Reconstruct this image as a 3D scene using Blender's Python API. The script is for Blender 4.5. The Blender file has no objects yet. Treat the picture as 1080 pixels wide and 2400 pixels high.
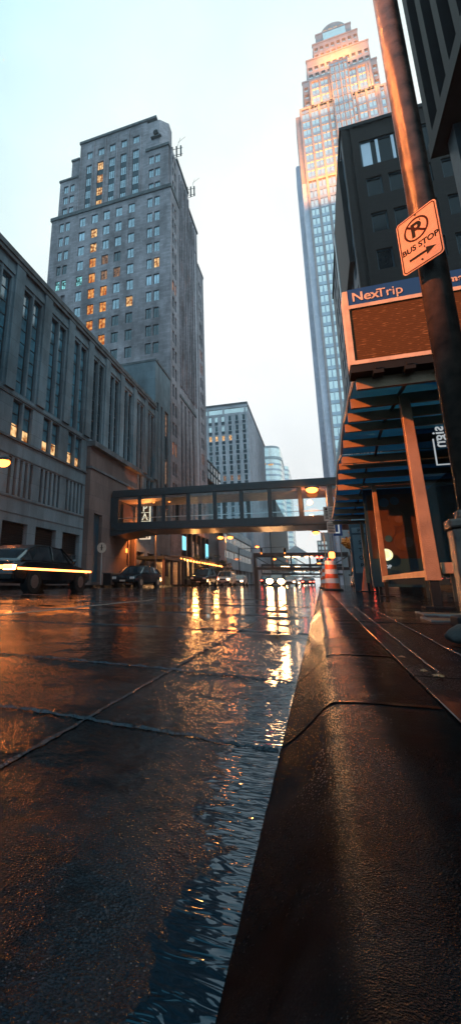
import bpy, math, random
from mathutils import Vector, Matrix
random.seed(11)
C = bpy.context.scene
COL = C.collection
R = math.radians

HAZE = .0006
# ------------------------------------------------------------------ materials
def new_mat(name):
    m = bpy.data.materials.new(name); m.use_nodes = True
    nt = m.node_tree; nt.nodes.clear()
    out = nt.nodes.new('ShaderNodeOutputMaterial')
    return m, nt, out
def N(nt, t, **kw):
    n = nt.nodes.new(t)
    for k, v in kw.items():
        if hasattr(n, k): setattr(n, k, v)
        else: n.inputs[k.replace('_', ' ')].default_value = v
    return n
def pbr(name, col, rough=.6, metal=0., var=.25, scale=3., bump=0., bscale=30., spec=.5, ior=1.5, tint=None, coords='Object', stretch=None, wear=None):
    m, nt, out = new_mat(name)
    b = N(nt, 'ShaderNodeBsdfPrincipled'); b.inputs['Metallic'].default_value = metal
    b.inputs['Roughness'].default_value = rough; b.inputs['IOR'].default_value = ior
    b.inputs['Specular IOR Level'].default_value = spec
    if tint: b.inputs['Specular Tint'].default_value = (*tint, 1)
    tc = N(nt, 'ShaderNodeTexCoord'); mp = N(nt, 'ShaderNodeMapping')
    if stretch: mp.inputs['Scale'].default_value = stretch
    nt.links.new(tc.outputs[coords], mp.inputs['Vector'])
    ns = N(nt, 'ShaderNodeTexNoise'); ns.inputs['Scale'].default_value = scale; ns.inputs['Detail'].default_value = 6
    nt.links.new(mp.outputs[0], ns.inputs['Vector'])
    cr = N(nt, 'ShaderNodeValToRGB')
    a = [max(0, c*(1-var)) for c in col]; z = [min(1, c*(1+var)) for c in (wear or col)]
    cr.color_ramp.elements[0].position = .3; cr.color_ramp.elements[1].position = .7
    cr.color_ramp.elements[0].color = (*a, 1); cr.color_ramp.elements[1].color = (*z, 1)
    nt.links.new(ns.outputs['Fac'], cr.inputs[0]); nt.links.new(cr.outputs[0], b.inputs['Base Color'])
    if bump:
        n2 = N(nt, 'ShaderNodeTexNoise'); n2.inputs['Scale'].default_value = bscale; n2.inputs['Detail'].default_value = 4
        nt.links.new(mp.outputs[0], n2.inputs['Vector'])
        bp = N(nt, 'ShaderNodeBump'); bp.inputs['Strength'].default_value = bump; bp.inputs['Distance'].default_value = .02
        nt.links.new(n2.outputs['Fac'], bp.inputs['Height']); nt.links.new(bp.outputs[0], b.inputs['Normal'])
    nt.links.new(b.outputs[0], out.inputs['Surface'])
    return m
def masonry(name, col, bw, bh, mortar=.55, var=.2, rough=.8, stain=.35, axis='XZ', msize=.012):
    """coursed blocks: brick texture mapped on the wall plane, plus large stains"""
    m, nt, out = new_mat(name)
    b = N(nt, 'ShaderNodeBsdfPrincipled'); b.inputs['Roughness'].default_value = rough
    b.inputs['Specular IOR Level'].default_value = .25
    tc = N(nt, 'ShaderNodeTexCoord'); sp = N(nt, 'ShaderNodeSeparateXYZ'); nt.links.new(tc.outputs['Object'], sp.inputs[0])
    ad = N(nt, 'ShaderNodeMath', operation='ADD'); nt.links.new(sp.outputs['X'], ad.inputs[0]); nt.links.new(sp.outputs['Y'], ad.inputs[1])
    cb = N(nt, 'ShaderNodeCombineXYZ'); nt.links.new(ad.outputs[0], cb.inputs['X']); nt.links.new(sp.outputs['Z'], cb.inputs['Y'])
    br = N(nt, 'ShaderNodeTexBrick'); nt.links.new(cb.outputs[0], br.inputs['Vector'])
    br.inputs['Scale'].default_value = 1; br.inputs['Brick Width'].default_value = bw; br.inputs['Row Height'].default_value = bh
    br.inputs['Mortar Size'].default_value = msize; br.inputs['Mortar Smooth'].default_value = .3
    br.inputs['Color1'].default_value = (*[c*(1-var) for c in col], 1)
    br.inputs['Color2'].default_value = (*[min(1, c*(1+var)) for c in col], 1)
    br.inputs['Mortar'].default_value = (*[c*mortar for c in col], 1)
    ns = N(nt, 'ShaderNodeTexNoise'); ns.inputs['Scale'].default_value = .35; ns.inputs['Detail'].default_value = 7; ns.inputs['Roughness'].default_value = .65
    mp = N(nt, 'ShaderNodeMapping'); mp.inputs['Scale'].default_value = (1, 1, .35)
    nt.links.new(tc.outputs['Object'], mp.inputs[0]); nt.links.new(mp.outputs[0], ns.inputs['Vector'])
    mr = N(nt, 'ShaderNodeMapRange'); mr.inputs['From Min'].default_value = .35; mr.inputs['From Max'].default_value = .65
    mr.inputs['To Min'].default_value = 1-stain; mr.inputs['To Max'].default_value = 1.1
    nt.links.new(ns.outputs['Fac'], mr.inputs['Value'])
    mx = N(nt, 'ShaderNodeMix', data_type='RGBA', blend_type='MULTIPLY'); mx.inputs['Factor'].default_value = 1
    nt.links.new(br.outputs['Color'], mx.inputs['A']); nt.links.new(mr.outputs[0], mx.inputs['B'])
    nt.links.new(mx.outputs['Result'], b.inputs['Base Color'])
    bp = N(nt, 'ShaderNodeBump'); bp.inputs['Strength'].default_value = .4; bp.inputs['Distance'].default_value = .02; bp.invert = True
    nt.links.new(br.outputs['Fac'], bp.inputs['Height']); nt.links.new(bp.outputs[0], b.inputs['Normal'])
    nt.links.new(b.outputs[0], out.inputs['Surface'])
    return m
def emit(name, col, s, var=0., scale=3., col2=None):
    m, nt, out = new_mat(name)
    e = N(nt, 'ShaderNodeEmission'); e.inputs['Strength'].default_value = s
    e.inputs['Color'].default_value = (*col, 1)
    if var:
        tc = N(nt, 'ShaderNodeTexCoord'); ns = N(nt, 'ShaderNodeTexNoise'); ns.inputs['Scale'].default_value = scale; ns.inputs['Detail'].default_value = 5
        gi = N(nt, 'ShaderNodeObjectInfo'); ad = N(nt, 'ShaderNodeVectorMath', operation='ADD')
        nt.links.new(tc.outputs['Object'], ad.inputs[0]); nt.links.new(gi.outputs['Location'], ad.inputs[1])
        nt.links.new(ad.outputs[0], ns.inputs['Vector'])
        cr = N(nt, 'ShaderNodeValToRGB'); cr.color_ramp.elements[0].position = .38; cr.color_ramp.elements[1].position = .62
        cr.color_ramp.elements[0].color = (*[c*(1-var) for c in (col2 or col)], 1); cr.color_ramp.elements[1].color = (*col, 1)
        nt.links.new(ns.outputs['Fac'], cr.inputs[0]); nt.links.new(cr.outputs[0], e.inputs['Color'])
    nt.links.new(e.outputs[0], out.inputs['Surface'])
    return m
def glassy(name, tcol, mixmin=.1, rough=.03, gcol=(1, 1, 1)):
    """see-through pane: tinted transparency under a fresnel reflection"""
    m, nt, out = new_mat(name)
    t = N(nt, 'ShaderNodeBsdfTransparent'); t.inputs[0].default_value = (*tcol, 1)
    g = N(nt, 'ShaderNodeBsdfGlossy'); g.inputs['Color'].default_value = (*gcol, 1); g.inputs['Roughness'].default_value = rough
    f = N(nt, 'ShaderNodeFresnel'); f.inputs[0].default_value = 1.5
    a = N(nt, 'ShaderNodeMath', operation='ADD'); a.inputs[1].default_value = mixmin; nt.links.new(f.outputs[0], a.inputs[0])
    mx = N(nt, 'ShaderNodeMixShader'); nt.links.new(a.outputs[0], mx.inputs[0])
    nt.links.new(t.outputs[0], mx.inputs[1]); nt.links.new(g.outputs[0], mx.inputs[2])
    nt.links.new(mx.outputs[0], out.inputs['Surface'])
    return m

M = {}
M['limestone'] = masonry('limestone', (.15, .20, .235), 2.2, 1.1, stain=.55, var=.10, mortar=.55)
M['tower_brick'] = masonry('tower_brick', (.28, .255, .28), 1.0, .32, stain=.55, var=.16, mortar=.75)
M['granite_red'] = masonry('granite_red', (.13, .095, .09), 1.6, 1.2, stain=.4, var=.15)
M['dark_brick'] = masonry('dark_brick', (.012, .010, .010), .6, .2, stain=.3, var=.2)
M['concrete_pale'] = masonry('concrete_pale', (.42, .45, .48), 3, 1.6, stain=.2, var=.06)
M['office_stone'] = masonry('office_stone', (.42, .41, .45), 2, 1.1, stain=.3, var=.08)
M['shade_lift_stone'] = masonry('shade_lift_stone', (.62, .58, .66), 1.5, 1.0, stain=.15, var=.06)  # paler than the front stone, brightening the tower's shaded side by colour
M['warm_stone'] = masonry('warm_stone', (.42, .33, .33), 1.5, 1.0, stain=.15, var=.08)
M['slate'] = pbr('slate', (.016, .032, .042), .5, var=.3)
M['charcoal'] = pbr('charcoal', (.006, .009, .012), .6, var=.3, spec=.2)
M['ledge'] = pbr('ledge', (.06, .07, .08), .7, var=.5, scale=1.5)
M['teal_panel'] = pbr('teal_panel', (.008, .035, .055), .35, var=.2)
M['steel_dark'] = pbr('steel_dark', (.007, .018, .026), .45, var=.3)
M['steel_paint'] = pbr('steel_paint', (.24, .145, .085), .35, metal=.2, var=.3, bump=.3, bscale=60)
M['pole_paint'] = pbr('pole_paint', (.05, .042, .04), .24, metal=.3, var=.35, scale=9, bump=.25, bscale=160, wear=(.08, .055, .045))
M['galv'] = pbr('galv', (.25, .27, .28), .35, metal=.7, var=.2)
M['alu_light'] = pbr('alu_light', (.5, .55, .58), .3, metal=.6, var=.1)
M['frame_dark'] = pbr('frame_dark', (.02, .03, .04), .4, var=.2)
M['frame_pale'] = pbr('frame_pale', (.45, .52, .55), .4, var=.1)
M['pane_blue'] = pbr('pane_blue', (.06, .16, .22), .06, var=.6, scale=.9, ior=2.1)
M['pane_dark'] = pbr('pane_dark', (.010, .022, .03), .07, var=.5, scale=.8, ior=1.8)
M['pane_curtain'] = pbr('pane_curtain', (.40, .52, .60), .12, var=.35, scale=1.6, ior=1.8)
M['pane_deep'] = pbr('pane_deep', (.03, .065, .085), .1, var=.5, scale=1.6, ior=1.8)
M['pane_sky'] = pbr('pane_sky', (.86, .84, .80), .25, metal=.9, var=.08, scale=.3)
M['pane_mid'] = pbr('pane_mid', (.48, .58, .66), .3, metal=.8, var=.25, scale=.8)
M['night_pane'] = pbr('night_pane', (.003, .008, .012), .12, var=.3, ior=1.35)
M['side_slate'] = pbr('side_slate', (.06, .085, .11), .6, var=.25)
M['pane_band'] = pbr('pane_band', (.46, .48, .54), .35, metal=.7, var=.15, scale=.3)
M['lit_warm'] = emit('lit_warm', (1, .62, .28), 1.1, .75, 2.2, (1, .28, .05))
M['lit_orange'] = emit('lit_orange', (1, .45, .13), .9, .6, 2.0, (1, .18, .03))
M['lit_dim'] = emit('lit_dim', (.55, .32, .2), .6, .6, 2.4, (.2, .14, .14))
M['lit_cyan'] = emit('lit_cyan', (.35, .95, 1), .9, .95, 4, (.05, .3, .36))
M['screen_cyan'] = emit('screen_cyan', (.25, .75, .95), 1.3)
M['sodium'] = emit('sodium', (1, .22, .035), 9)
M['sodium_soft'] = emit('sodium_soft', (1, .22, .035), 4)
M['bulb'] = emit('bulb', (1, .30, .06), 14)
M['head_lamp'] = emit('head_lamp', (1, .50, .20), 75)
M['head_soft'] = emit('head_soft', (1, .55, .26), 22)
M['tail_lamp'] = emit('tail_lamp', (1, .30, .07), 22)
M['streak_glow'] = emit('streak_glow', (1, .27, .055), 9)  # emission of the added bar and strips that imitate a light streak
M['red_lamp'] = emit('red_lamp', (1, .10, .06), 12)
M['sign_white'] = emit('sign_white', (1, .80, .58), .95)
M['sign_warm'] = emit('sign_warm', (1, .72, .4), 2.2)
M['logo_lit'] = emit('logo_lit', (.85, .8, .42), 1.6)
M['white_text'] = emit('white_text', (.85, .95, 1), .4)
M['paint_white'] = pbr('paint_white', (.42, .35, .29), .45, var=.2, scale=8)
M['paint_black'] = pbr('paint_black', (.008, .008, .009), .8, var=.2, spec=.1)
M['sign_face'] = pbr('sign_face', (.33, .20, .145), .4, var=.12, scale=25, bump=.5, bscale=130)
M['sign_red'] = pbr('sign_red', (.02, .004, .003), .8, var=.2, spec=.1)
M['header_blue'] = pbr('header_blue', (.004, .035, .17), .35, var=.1)
M['drum_orange'] = pbr('drum_orange', (.72, .13, .05), .4, var=.2)
M['drum_white'] = pbr('drum_white', (.7, .66, .66), .4, var=.1)
M['cone_orange'] = pbr('cone_orange', (.55, .10, .04), .45, var=.15)
M['rubber'] = pbr('rubber', (.012, .012, .013), .7, var=.3, bump=.5)
M['leaf_gold'] = pbr('leaf_gold', (.55, .17, .012), .5, var=.45, scale=2)
M['leaf_dark'] = pbr('leaf_dark', (.03, .035, .02), .55, var=.5, scale=2)
M['leaf_fallen'] = pbr('leaf_fallen', (.20, .085, .025), .4, var=.4, scale=20)
M['bark'] = pbr('bark', (.035, .028, .022), .8, var=.4, bump=.6)
M['car_black'] = pbr('car_black', (.008, .02, .03), .12, metal=.4, var=.15, spec=.8)
M['car_grey'] = pbr('car_grey', (.03, .035, .04), .15, metal=.4, var=.15, spec=.8)
M['car_white'] = pbr('car_white', (.45, .47, .48), .2, var=.1, spec=.6)
M['car_glass'] = pbr('car_glass', (.01, .02, .028), .05, var=.2, ior=2.0)
M['tyre'] = pbr('tyre', (.012, .012, .012), .75, var=.2)
M['rim'] = pbr('rim', (.3, .32, .33), .3, metal=.8, var=.1)
M['lens_clear'] = pbr('lens_clear', (.5, .5, .5), .1, var=.1)
M['hydrant'] = pbr('hydrant', (.35, .06, .03), .4, var=.2)
def roof_glass():
    m, nt, out = new_mat('roof_glass')
    tl = N(nt, 'ShaderNodeBsdfTranslucent'); tl.inputs[0].default_value = (.085, .27, .40, 1)
    t = N(nt, 'ShaderNodeBsdfTransparent'); t.inputs[0].default_value = (.01, .10, .17, 1)
    g = N(nt, 'ShaderNodeBsdfGlossy'); g.inputs['Color'].default_value = (.4, .7, .85, 1); g.inputs['Roughness'].default_value = .15
    a = N(nt, 'ShaderNodeMixShader'); a.inputs[0].default_value = .3; nt.links.new(tl.outputs[0], a.inputs[1]); nt.links.new(t.outputs[0], a.inputs[2])
    b = N(nt, 'ShaderNodeMixShader'); b.inputs[0].default_value = .08; nt.links.new(a.outputs[0], b.inputs[1]); nt.links.new(g.outputs[0], b.inputs[2])
    nt.links.new(b.outputs[0], out.inputs['Surface']); return m
M['roof_glass'] = roof_glass()
M['bridge_glass'] = glassy('bridge_glass', (.93, .97, .98), -.02, .02)
M['wall_glass'] = glassy('wall_glass', (.35, .5, .55), -.03, .03)
M['soffit_brown'] = pbr('soffit_brown', (.14, .065, .035), .35, var=.25, scale=2)
M['ceiling_red'] = pbr('ceiling_red', (.42, .27, .24), .5, var=.2)
M['floor_pale'] = pbr('floor_pale', (.30, .26, .24), .5, var=.2)
M['poster_a'] = pbr('poster_a', (0.044, 0.017, 0.003), .35, var=.2, scale=4)
M['poster_b'] = pbr('poster_b', (0.060, 0.026, 0.006), .35, var=.2, scale=6)
M['poster_c'] = pbr('poster_c', (.015, .06, .09), .35, var=.2, scale=6)
M['poster_d'] = pbr('poster_d', (0.080, 0.048, 0.036), .35, var=.2, scale=6)
M['pylon_grey'] = pbr('pylon_grey', (.10, .15, .18), .35, var=.15)
M['olive_panel'] = pbr('olive_panel', (.16, .13, .02), .4, var=.4)
M['hill_grey'] = pbr('hill_grey', (.08, .1, .12), .8, var=.3, scale=.05)

def led_panel():
    m, nt, out = new_mat('led_panel')
    b = N(nt, 'ShaderNodeBsdfPrincipled'); b.inputs['Roughness'].default_value = .5; b.inputs['Specular IOR Level'].default_value = .15
    tc = N(nt, 'ShaderNodeTexCoord'); mp = N(nt, 'ShaderNodeMapping'); mp.inputs['Scale'].default_value = (9, 9, 70)
    nt.links.new(tc.outputs['Object'], mp.inputs[0])
    ns = N(nt, 'ShaderNodeTexNoise'); ns.inputs['Scale'].default_value = 1.5; ns.inputs['Detail'].default_value = 2
    nt.links.new(mp.outputs[0], ns.inputs['Vector'])
    cr = N(nt, 'ShaderNodeValToRGB'); e = cr.color_ramp.elements
    e[0].position = .60; e[0].color = (.075, .036, .008, 1); e[1].position = .74; e[1].color = (.26, .15, .07, 1)
    nt.links.new(ns.outputs['Fac'], cr.inputs[0])
    w = N(nt, 'ShaderNodeTexWave', bands_direction='Z'); w.inputs['Scale'].default_value = 14; nt.links.new(tc.outputs['Object'], w.inputs['Vector'])
    mr = N(nt, 'ShaderNodeMapRange'); mr.inputs['To Min'].default_value = .7; nt.links.new(w.outputs['Fac'], mr.inputs['Value'])
    mx = N(nt, 'ShaderNodeMix', data_type='RGBA', blend_type='MULTIPLY'); mx.inputs['Factor'].default_value = 1
    nt.links.new(cr.outputs[0], mx.inputs['A']); nt.links.new(mr.outputs[0], mx.inputs['B'])
    nt.links.new(mx.outputs['Result'], b.inputs['Base Color']); nt.links.new(b.outputs[0], out.inputs['Surface'])
    return m
M['led_panel'] = led_panel()

def wet(name, colA, colB, tint, puddle=.5, rmin=.05, rmax=.5, bumpS=.5, grit=140, seed=0, far=0.):
    """wet concrete: film of water in the low spots, gritty aggregate standing proud elsewhere"""
    m, nt, out = new_mat(name)
    b = N(nt, 'ShaderNodeBsdfPrincipled'); b.inputs['Specular Tint'].default_value = (*tint, 1)
    b.inputs['IOR'].default_value = 1.33
    b.inputs['Specular IOR Level'].default_value = .06 if seed else .36
    tc = N(nt, 'ShaderNodeTexCoord'); mp = N(nt, 'ShaderNodeMapping'); mp.inputs['Location'].default_value = (seed, seed*.7, 0)
    nt.links.new(tc.outputs['Object'], mp.inputs[0])
    big = N(nt, 'ShaderNodeTexNoise'); big.inputs['Scale'].default_value = 1.1; big.inputs['Detail'].default_value = 8; big.inputs['Roughness'].default_value = .6
    nt.links.new(mp.outputs[0], big.inputs['Vector'])
    rr = N(nt, 'ShaderNodeMapRange', interpolation_type='SMOOTHSTEP'); rr.inputs['From Min'].default_value = puddle-.09; rr.inputs['From Max'].default_value = puddle+.09
    nt.links.new(big.outputs['Fac'], rr.inputs['Value'])
    rr.inputs['To Min'].default_value = rmax; rr.inputs['To Max'].default_value = rmin
    gv = N(nt, 'ShaderNodeTexVoronoi'); gv.inputs['Scale'].default_value = grit*.7; nt.links.new(mp.outputs[0], gv.inputs['Vector'])
    gc = N(nt, 'ShaderNodeSeparateColor'); nt.links.new(gv.outputs['Color'], gc.inputs[0])
    gr = N(nt, 'ShaderNodeMapRange'); gr.inputs['To Min'].default_value = .6; gr.inputs['To Max'].default_value = 1.35; nt.links.new(gc.outputs[0], gr.inputs['Value'])
    gm = N(nt, 'ShaderNodeMath', operation='MULTIPLY'); nt.links.new(rr.outputs[0], gm.inputs[0]); nt.links.new(gr.outputs[0], gm.inputs[1])
    if far:
        sy = N(nt, 'ShaderNodeSeparateXYZ'); nt.links.new(tc.outputs['Object'], sy.inputs[0])
        fy = N(nt, 'ShaderNodeMapRange'); fy.inputs['From Min'].default_value = 1.6; fy.inputs['From Max'].default_value = 5; fy.inputs['To Min'].default_value = 1; fy.inputs['To Max'].default_value = far
        nt.links.new(sy.outputs['Y'], fy.inputs['Value'])
        g3 = N(nt, 'ShaderNodeMath', operation='MULTIPLY'); nt.links.new(gm.outputs[0], g3.inputs[0]); nt.links.new(fy.outputs[0], g3.inputs[1]); gm = g3
    nt.links.new(gm.outputs[0], b.inputs['Roughness'])
    fine = N(nt, 'ShaderNodeTexNoise'); fine.inputs['Scale'].default_value = grit; fine.inputs['Detail'].default_value = 3
    nt.links.new(mp.outputs[0], fine.inputs['Vector'])
    med = N(nt, 'ShaderNodeTexNoise'); med.inputs['Scale'].default_value = grit/7; med.inputs['Detail'].default_value = 4
    nt.links.new(mp.outputs[0], med.inputs['Vector'])
    vor = N(nt, 'ShaderNodeTexVoronoi'); vor.inputs['Scale'].default_value = grit*.8
    nt.links.new(mp.outputs[0], vor.inputs['Vector'])
    s1 = N(nt, 'ShaderNodeMath', operation='ADD'); vs_ = N(nt, 'ShaderNodeMath', operation='ADD'); nt.links.new(fine.outputs['Fac'], vs_.inputs[0]); nt.links.new(vor.outputs['Distance'], vs_.inputs[1]); nt.links.new(vs_.outputs[0], s1.inputs[0])
    s0 = N(nt, 'ShaderNodeMath', operation='MULTIPLY'); s0.inputs[1].default_value = .35; nt.links.new(med.outputs['Fac'], s0.inputs[0])
    nt.links.new(s0.outputs[0], s1.inputs[1])
    gs = N(nt, 'ShaderNodeMapRange'); nt.links.new(rr.outputs[0], gs.inputs['Value'])
    gs.inputs['From Min'].default_value = rmin; gs.inputs['From Max'].default_value = rmax; gs.inputs['To Min'].default_value = .12*bumpS; gs.inputs['To Max'].default_value = bumpS
    bp = N(nt, 'ShaderNodeBump'); bp.inputs['Distance'].default_value = .0028
    if far:
        g4 = N(nt, 'ShaderNodeMath', operation='MULTIPLY'); nt.links.new(gs.outputs[0], g4.inputs[0]); nt.links.new(fy.outputs[0], g4.inputs[1]); gs = g4
    nt.links.new(gs.outputs[0], bp.inputs['Strength']); nt.links.new(s1.outputs[0], bp.inputs['Height'])
    nt.links.new(bp.outputs[0], b.inputs['Normal'])
    cr = N(nt, 'ShaderNodeValToRGB'); cr.color_ramp.elements[0].color = (*colA, 1); cr.color_ramp.elements[1].color = (*colB, 1)
    cr.color_ramp.elements[0].position = .35; cr.color_ramp.elements[1].position = .7
    nt.links.new(fine.outputs['Fac'], cr.inputs[0])
    sp = N(nt, 'ShaderNodeTexVoronoi'); sp.inputs['Scale'].default_value = grit*.45; nt.links.new(mp.outputs[0], sp.inputs['Vector'])
    lt_ = N(nt, 'ShaderNodeMath', operation='LESS_THAN'); lt_.inputs[1].default_value = .16; nt.links.new(sp.outputs['Distance'], lt_.inputs[0])
    hs = N(nt, 'ShaderNodeSeparateColor'); nt.links.new(sp.outputs['Color'], hs.inputs[0])
    g2 = N(nt, 'ShaderNodeMath', operation='GREATER_THAN'); g2.inputs[1].default_value = .55; nt.links.new(hs.outputs[0], g2.inputs[0])
    ml = N(nt, 'ShaderNodeMath', operation='MULTIPLY'); nt.links.new(lt_.outputs[0], ml.inputs[0]); nt.links.new(g2.outputs[0], ml.inputs[1])
    mc = N(nt, 'ShaderNodeMix', data_type='RGBA'); mc.inputs['B'].default_value = (*[min(1, c*3+.012) for c in colB], 1)
    nt.links.new(ml.outputs[0], mc.inputs['Factor']); nt.links.new(cr.outputs[0], mc.inputs['A'])
    bn = N(nt, 'ShaderNodeTexNoise'); bn.inputs['Scale'].default_value = 6; bn.inputs['Detail'].default_value = 6; bn.inputs['Roughness'].default_value = .7; nt.links.new(mp.outputs[0], bn.inputs['Vector'])
    bm_ = N(nt, 'ShaderNodeMapRange'); bm_.inputs['From Min'].default_value = .35; bm_.inputs['From Max'].default_value = .68; bm_.inputs['To Min'].default_value = .35; bm_.inputs['To Max'].default_value = 2.2; nt.links.new(bn.outputs['Fac'], bm_.inputs['Value'])
    mm_ = N(nt, 'ShaderNodeMix', data_type='RGBA', blend_type='MULTIPLY'); mm_.inputs['Factor'].default_value = 1; nt.links.new(mc.outputs['Result'], mm_.inputs['A']); nt.links.new(bm_.outputs[0], mm_.inputs['B'])
    nt.links.new(mm_.outputs['Result'], b.inputs['Base Color'])
    nt.links.new(b.outputs[0], out.inputs['Surface'])
    return m
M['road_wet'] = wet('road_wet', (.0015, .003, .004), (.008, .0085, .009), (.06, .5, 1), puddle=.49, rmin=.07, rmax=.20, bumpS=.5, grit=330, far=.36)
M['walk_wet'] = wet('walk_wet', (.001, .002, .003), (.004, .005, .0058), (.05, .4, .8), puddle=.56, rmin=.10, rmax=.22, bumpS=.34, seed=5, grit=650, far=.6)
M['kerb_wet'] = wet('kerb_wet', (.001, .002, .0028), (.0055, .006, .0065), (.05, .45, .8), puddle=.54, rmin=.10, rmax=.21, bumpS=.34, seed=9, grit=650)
M['seal'] = pbr('seal', (.035, .045, .055), .2, var=.5, scale=25, bump=1.2, bscale=90, tint=(.4, .75, 1))
M['crack'] = pbr('crack', (.006, .006, .007), .8, var=.3)
M['line_paint'] = pbr('line_paint', (.28, .25, .22), .25, var=.4, scale=6, bump=.4, bscale=60)
def water_mat():
    m, nt, out = new_mat('gutter_film')
    b = N(nt, 'ShaderNodeBsdfPrincipled'); b.inputs['Base Color'].default_value = (.001, .006, .010, 1)
    b.inputs['Roughness'].default_value = .035; b.inputs['IOR'].default_value = 1.55; b.inputs['Specular Tint'].default_value = (.03, .55, .95, 1)
    tc = N(nt, 'ShaderNodeTexCoord'); mp = N(nt, 'ShaderNodeMapping'); mp.inputs['Scale'].default_value = (20, 70, 1); mp.inputs['Rotation'].default_value = (0, 0, .4)
    nt.links.new(tc.outputs['Object'], mp.inputs[0])
    n = N(nt, 'ShaderNodeTexNoise'); n.inputs['Scale'].default_value = 1.0; n.inputs['Detail'].default_value = 1; n.inputs['Distortion'].default_value = 1.2
    nt.links.new(mp.outputs[0], n.inputs['Vector'])
    bp = N(nt, 'ShaderNodeBump'); bp.inputs['Strength'].default_value = .6; bp.inputs['Distance'].default_value = .0042
    nt.links.new(n.outputs['Fac'], bp.inputs['Height']); nt.links.new(bp.outputs[0], b.inputs['Normal'])
    nt.links.new(b.outputs[0], out.inputs['Surface'])
    return m
M['water'] = water_mat()

# ------------------------------------------------------------------ mesh builder
class MB:
    def __init__(s): s.v = []; s.f = []
    def box(s, x0, x1, y0, y1, z0, z1):
        if x1 < x0: x0, x1 = x1, x0
        if y1 < y0: y0, y1 = y1, y0
        if z1 < z0: z0, z1 = z1, z0
        i = len(s.v)
        s.v += [(x0,y0,z0),(x1,y0,z0),(x1,y1,z0),(x0,y1,z0),(x0,y0,z1),(x1,y0,z1),(x1,y1,z1),(x0,y1,z1)]
        s.f += [tuple(i+k for k in q) for q in ((0,3,2,1),(4,5,6,7),(0,1,5,4),(1,2,6,5),(2,3,7,6),(3,0,4,7))]
        return s
    def fb(s, face, pl, u0, u1, v0, v1, d0, d1):
        if face == 'F': return s.box(u0, u1, pl-d1, pl-d0, v0, v1)
        if face == 'E': return s.box(pl+d0, pl+d1, u0, u1, v0, v1)
        return s.box(pl-d1, pl-d0, u0, u1, v0, v1)
    def prism(s, pts, axis, a, b):
        """extrude a closed outline (pairs) along an axis from a to b"""
        i = len(s.v); n = len(pts)
        def P(p, t):
            return {'x': (t, p[0], p[1]), 'y': (p[0], t, p[1]), 'z': (p[0], p[1], t)}[axis]
        s.v += [P(p, a) for p in pts] + [P(p, b) for p in pts]
        s.f.append(tuple(i+k for k in range(n))[::-1]); s.f.append(tuple(i+n+k for k in range(n)))
        for k in range(n):
            j = (k+1) % n; s.f.append((i+k, i+j, i+n+j, i+n+k))
        return s
    def tube(s, p0, p1, r0, r1=None, n=12, cap=True):
        r1 = r0 if r1 is None else r1
        p0 = Vector(p0); p1 = Vector(p1); d = (p1-p0).normalized()
        a = d.orthogonal().normalized(); b = d.cross(a); i = len(s.v)
        for p, r in ((p0, r0), (p1, r1)):
            for k in range(n):
                t = 2*math.pi*k/n; s.v.append(tuple(p+a*math.cos(t)*r+b*math.sin(t)*r))
        for k in range(n):
            j = (k+1) % n; s.f.append((i+k, i+j, i+n+j, i+n+k))
        if cap: s.f.append(tuple(i+k for k in range(n))[::-1]); s.f.append(tuple(i+n+k for k in range(n)))
        return s
    def lathe(s, c, prof, n=20):
        i = len(s.v); m = len(prof)
        for r, z in prof:
            for k in range(n):
                t = 2*math.pi*k/n; s.v.append((c[0]+r*math.cos(t), c[1]+r*math.sin(t), c[2]+z))
        for q in range(m-1):
            for k in range(n):
                j = (k+1) % n; a = i+q*n
                s.f.append((a+k, a+j, a+n+j, a+n+k))
        s.f.append(tuple(i+k for k in range(n))[::-1]); s.f.append(tuple(i+(m-1)*n+k for k in range(n)))
        return s
    def ball(s, c, rx, ry=None, rz=None, n=12, m=8):
        ry = ry or rx; rz = rz or rx; i = len(s.v)
        for q in range(1, m):
            ph = math.pi*q/m
            for k in range(n):
                t = 2*math.pi*k/n; s.v.append((c[0]+rx*math.sin(ph)*math.cos(t), c[1]+ry*math.sin(ph)*math.sin(t), c[2]+rz*math.cos(ph)))
        s.v += [(c[0], c[1], c[2]+rz), (c[0], c[1], c[2]-rz)]; T = len(s.v)-2
        for q in range(m-2):
            for k in range(n):
                j = (k+1) % n; a = i+q*n; s.f.append((a+k, a+n+k, a+n+j, a+j))
        for k in range(n):
            j = (k+1) % n; s.f.append((T, i+k, i+j)); a = i+(m-2)*n; s.f.append((T+1, a+j, a+k))
        return s
    def quad(s, a, b, c, d):
        i = len(s.v); s.v += [a, b, c, d]; s.f.append((i, i+1, i+2, i+3)); return s

WL = {}   # world location of every object that gets children
def tag(o, label=None, cat=None, group=None, kind=None):
    if label: o['label'] = label
    if cat: o['category'] = cat
    if group: o['group'] = group
    if kind: o['kind'] = kind
    return o
def thing(name, label, cat, loc=(0, 0, 0), group=None):
    o = bpy.data.objects.new(name, None); o.empty_display_size = .2; COL.objects.link(o)
    o.location = loc; WL[o] = Vector(loc); return tag(o, label, cat, group)
def obj(name, mb, mat, parent=None, loc=None, smooth=False, bevel=0.):
    """link one mesh; mb is in world coordinates (or local ones of the thing when it stands at the origin)"""
    base = WL.get(parent, Vector((0, 0, 0))) if parent else Vector((0, 0, 0))
    L = Vector(loc) if loc is not None else base
    me = bpy.data.meshes.new(name)
    me.from_pydata([tuple(Vector(v)-L) for v in mb.v], [], mb.f); me.update()
    me.materials.append(M[mat] if isinstance(mat, str) else mat)
    if smooth:
        for p in me.polygons: p.use_smooth = True
    o = bpy.data.objects.new(name, me); COL.objects.link(o)
    if parent: o.parent = parent
    o.location = L-base if parent else L; WL[o] = L
    if bevel:
        md = o.modifiers.new('edge', 'BEVEL'); md.width = bevel; md.segments = 2; md.limit_method = 'ANGLE'
    return o
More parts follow.
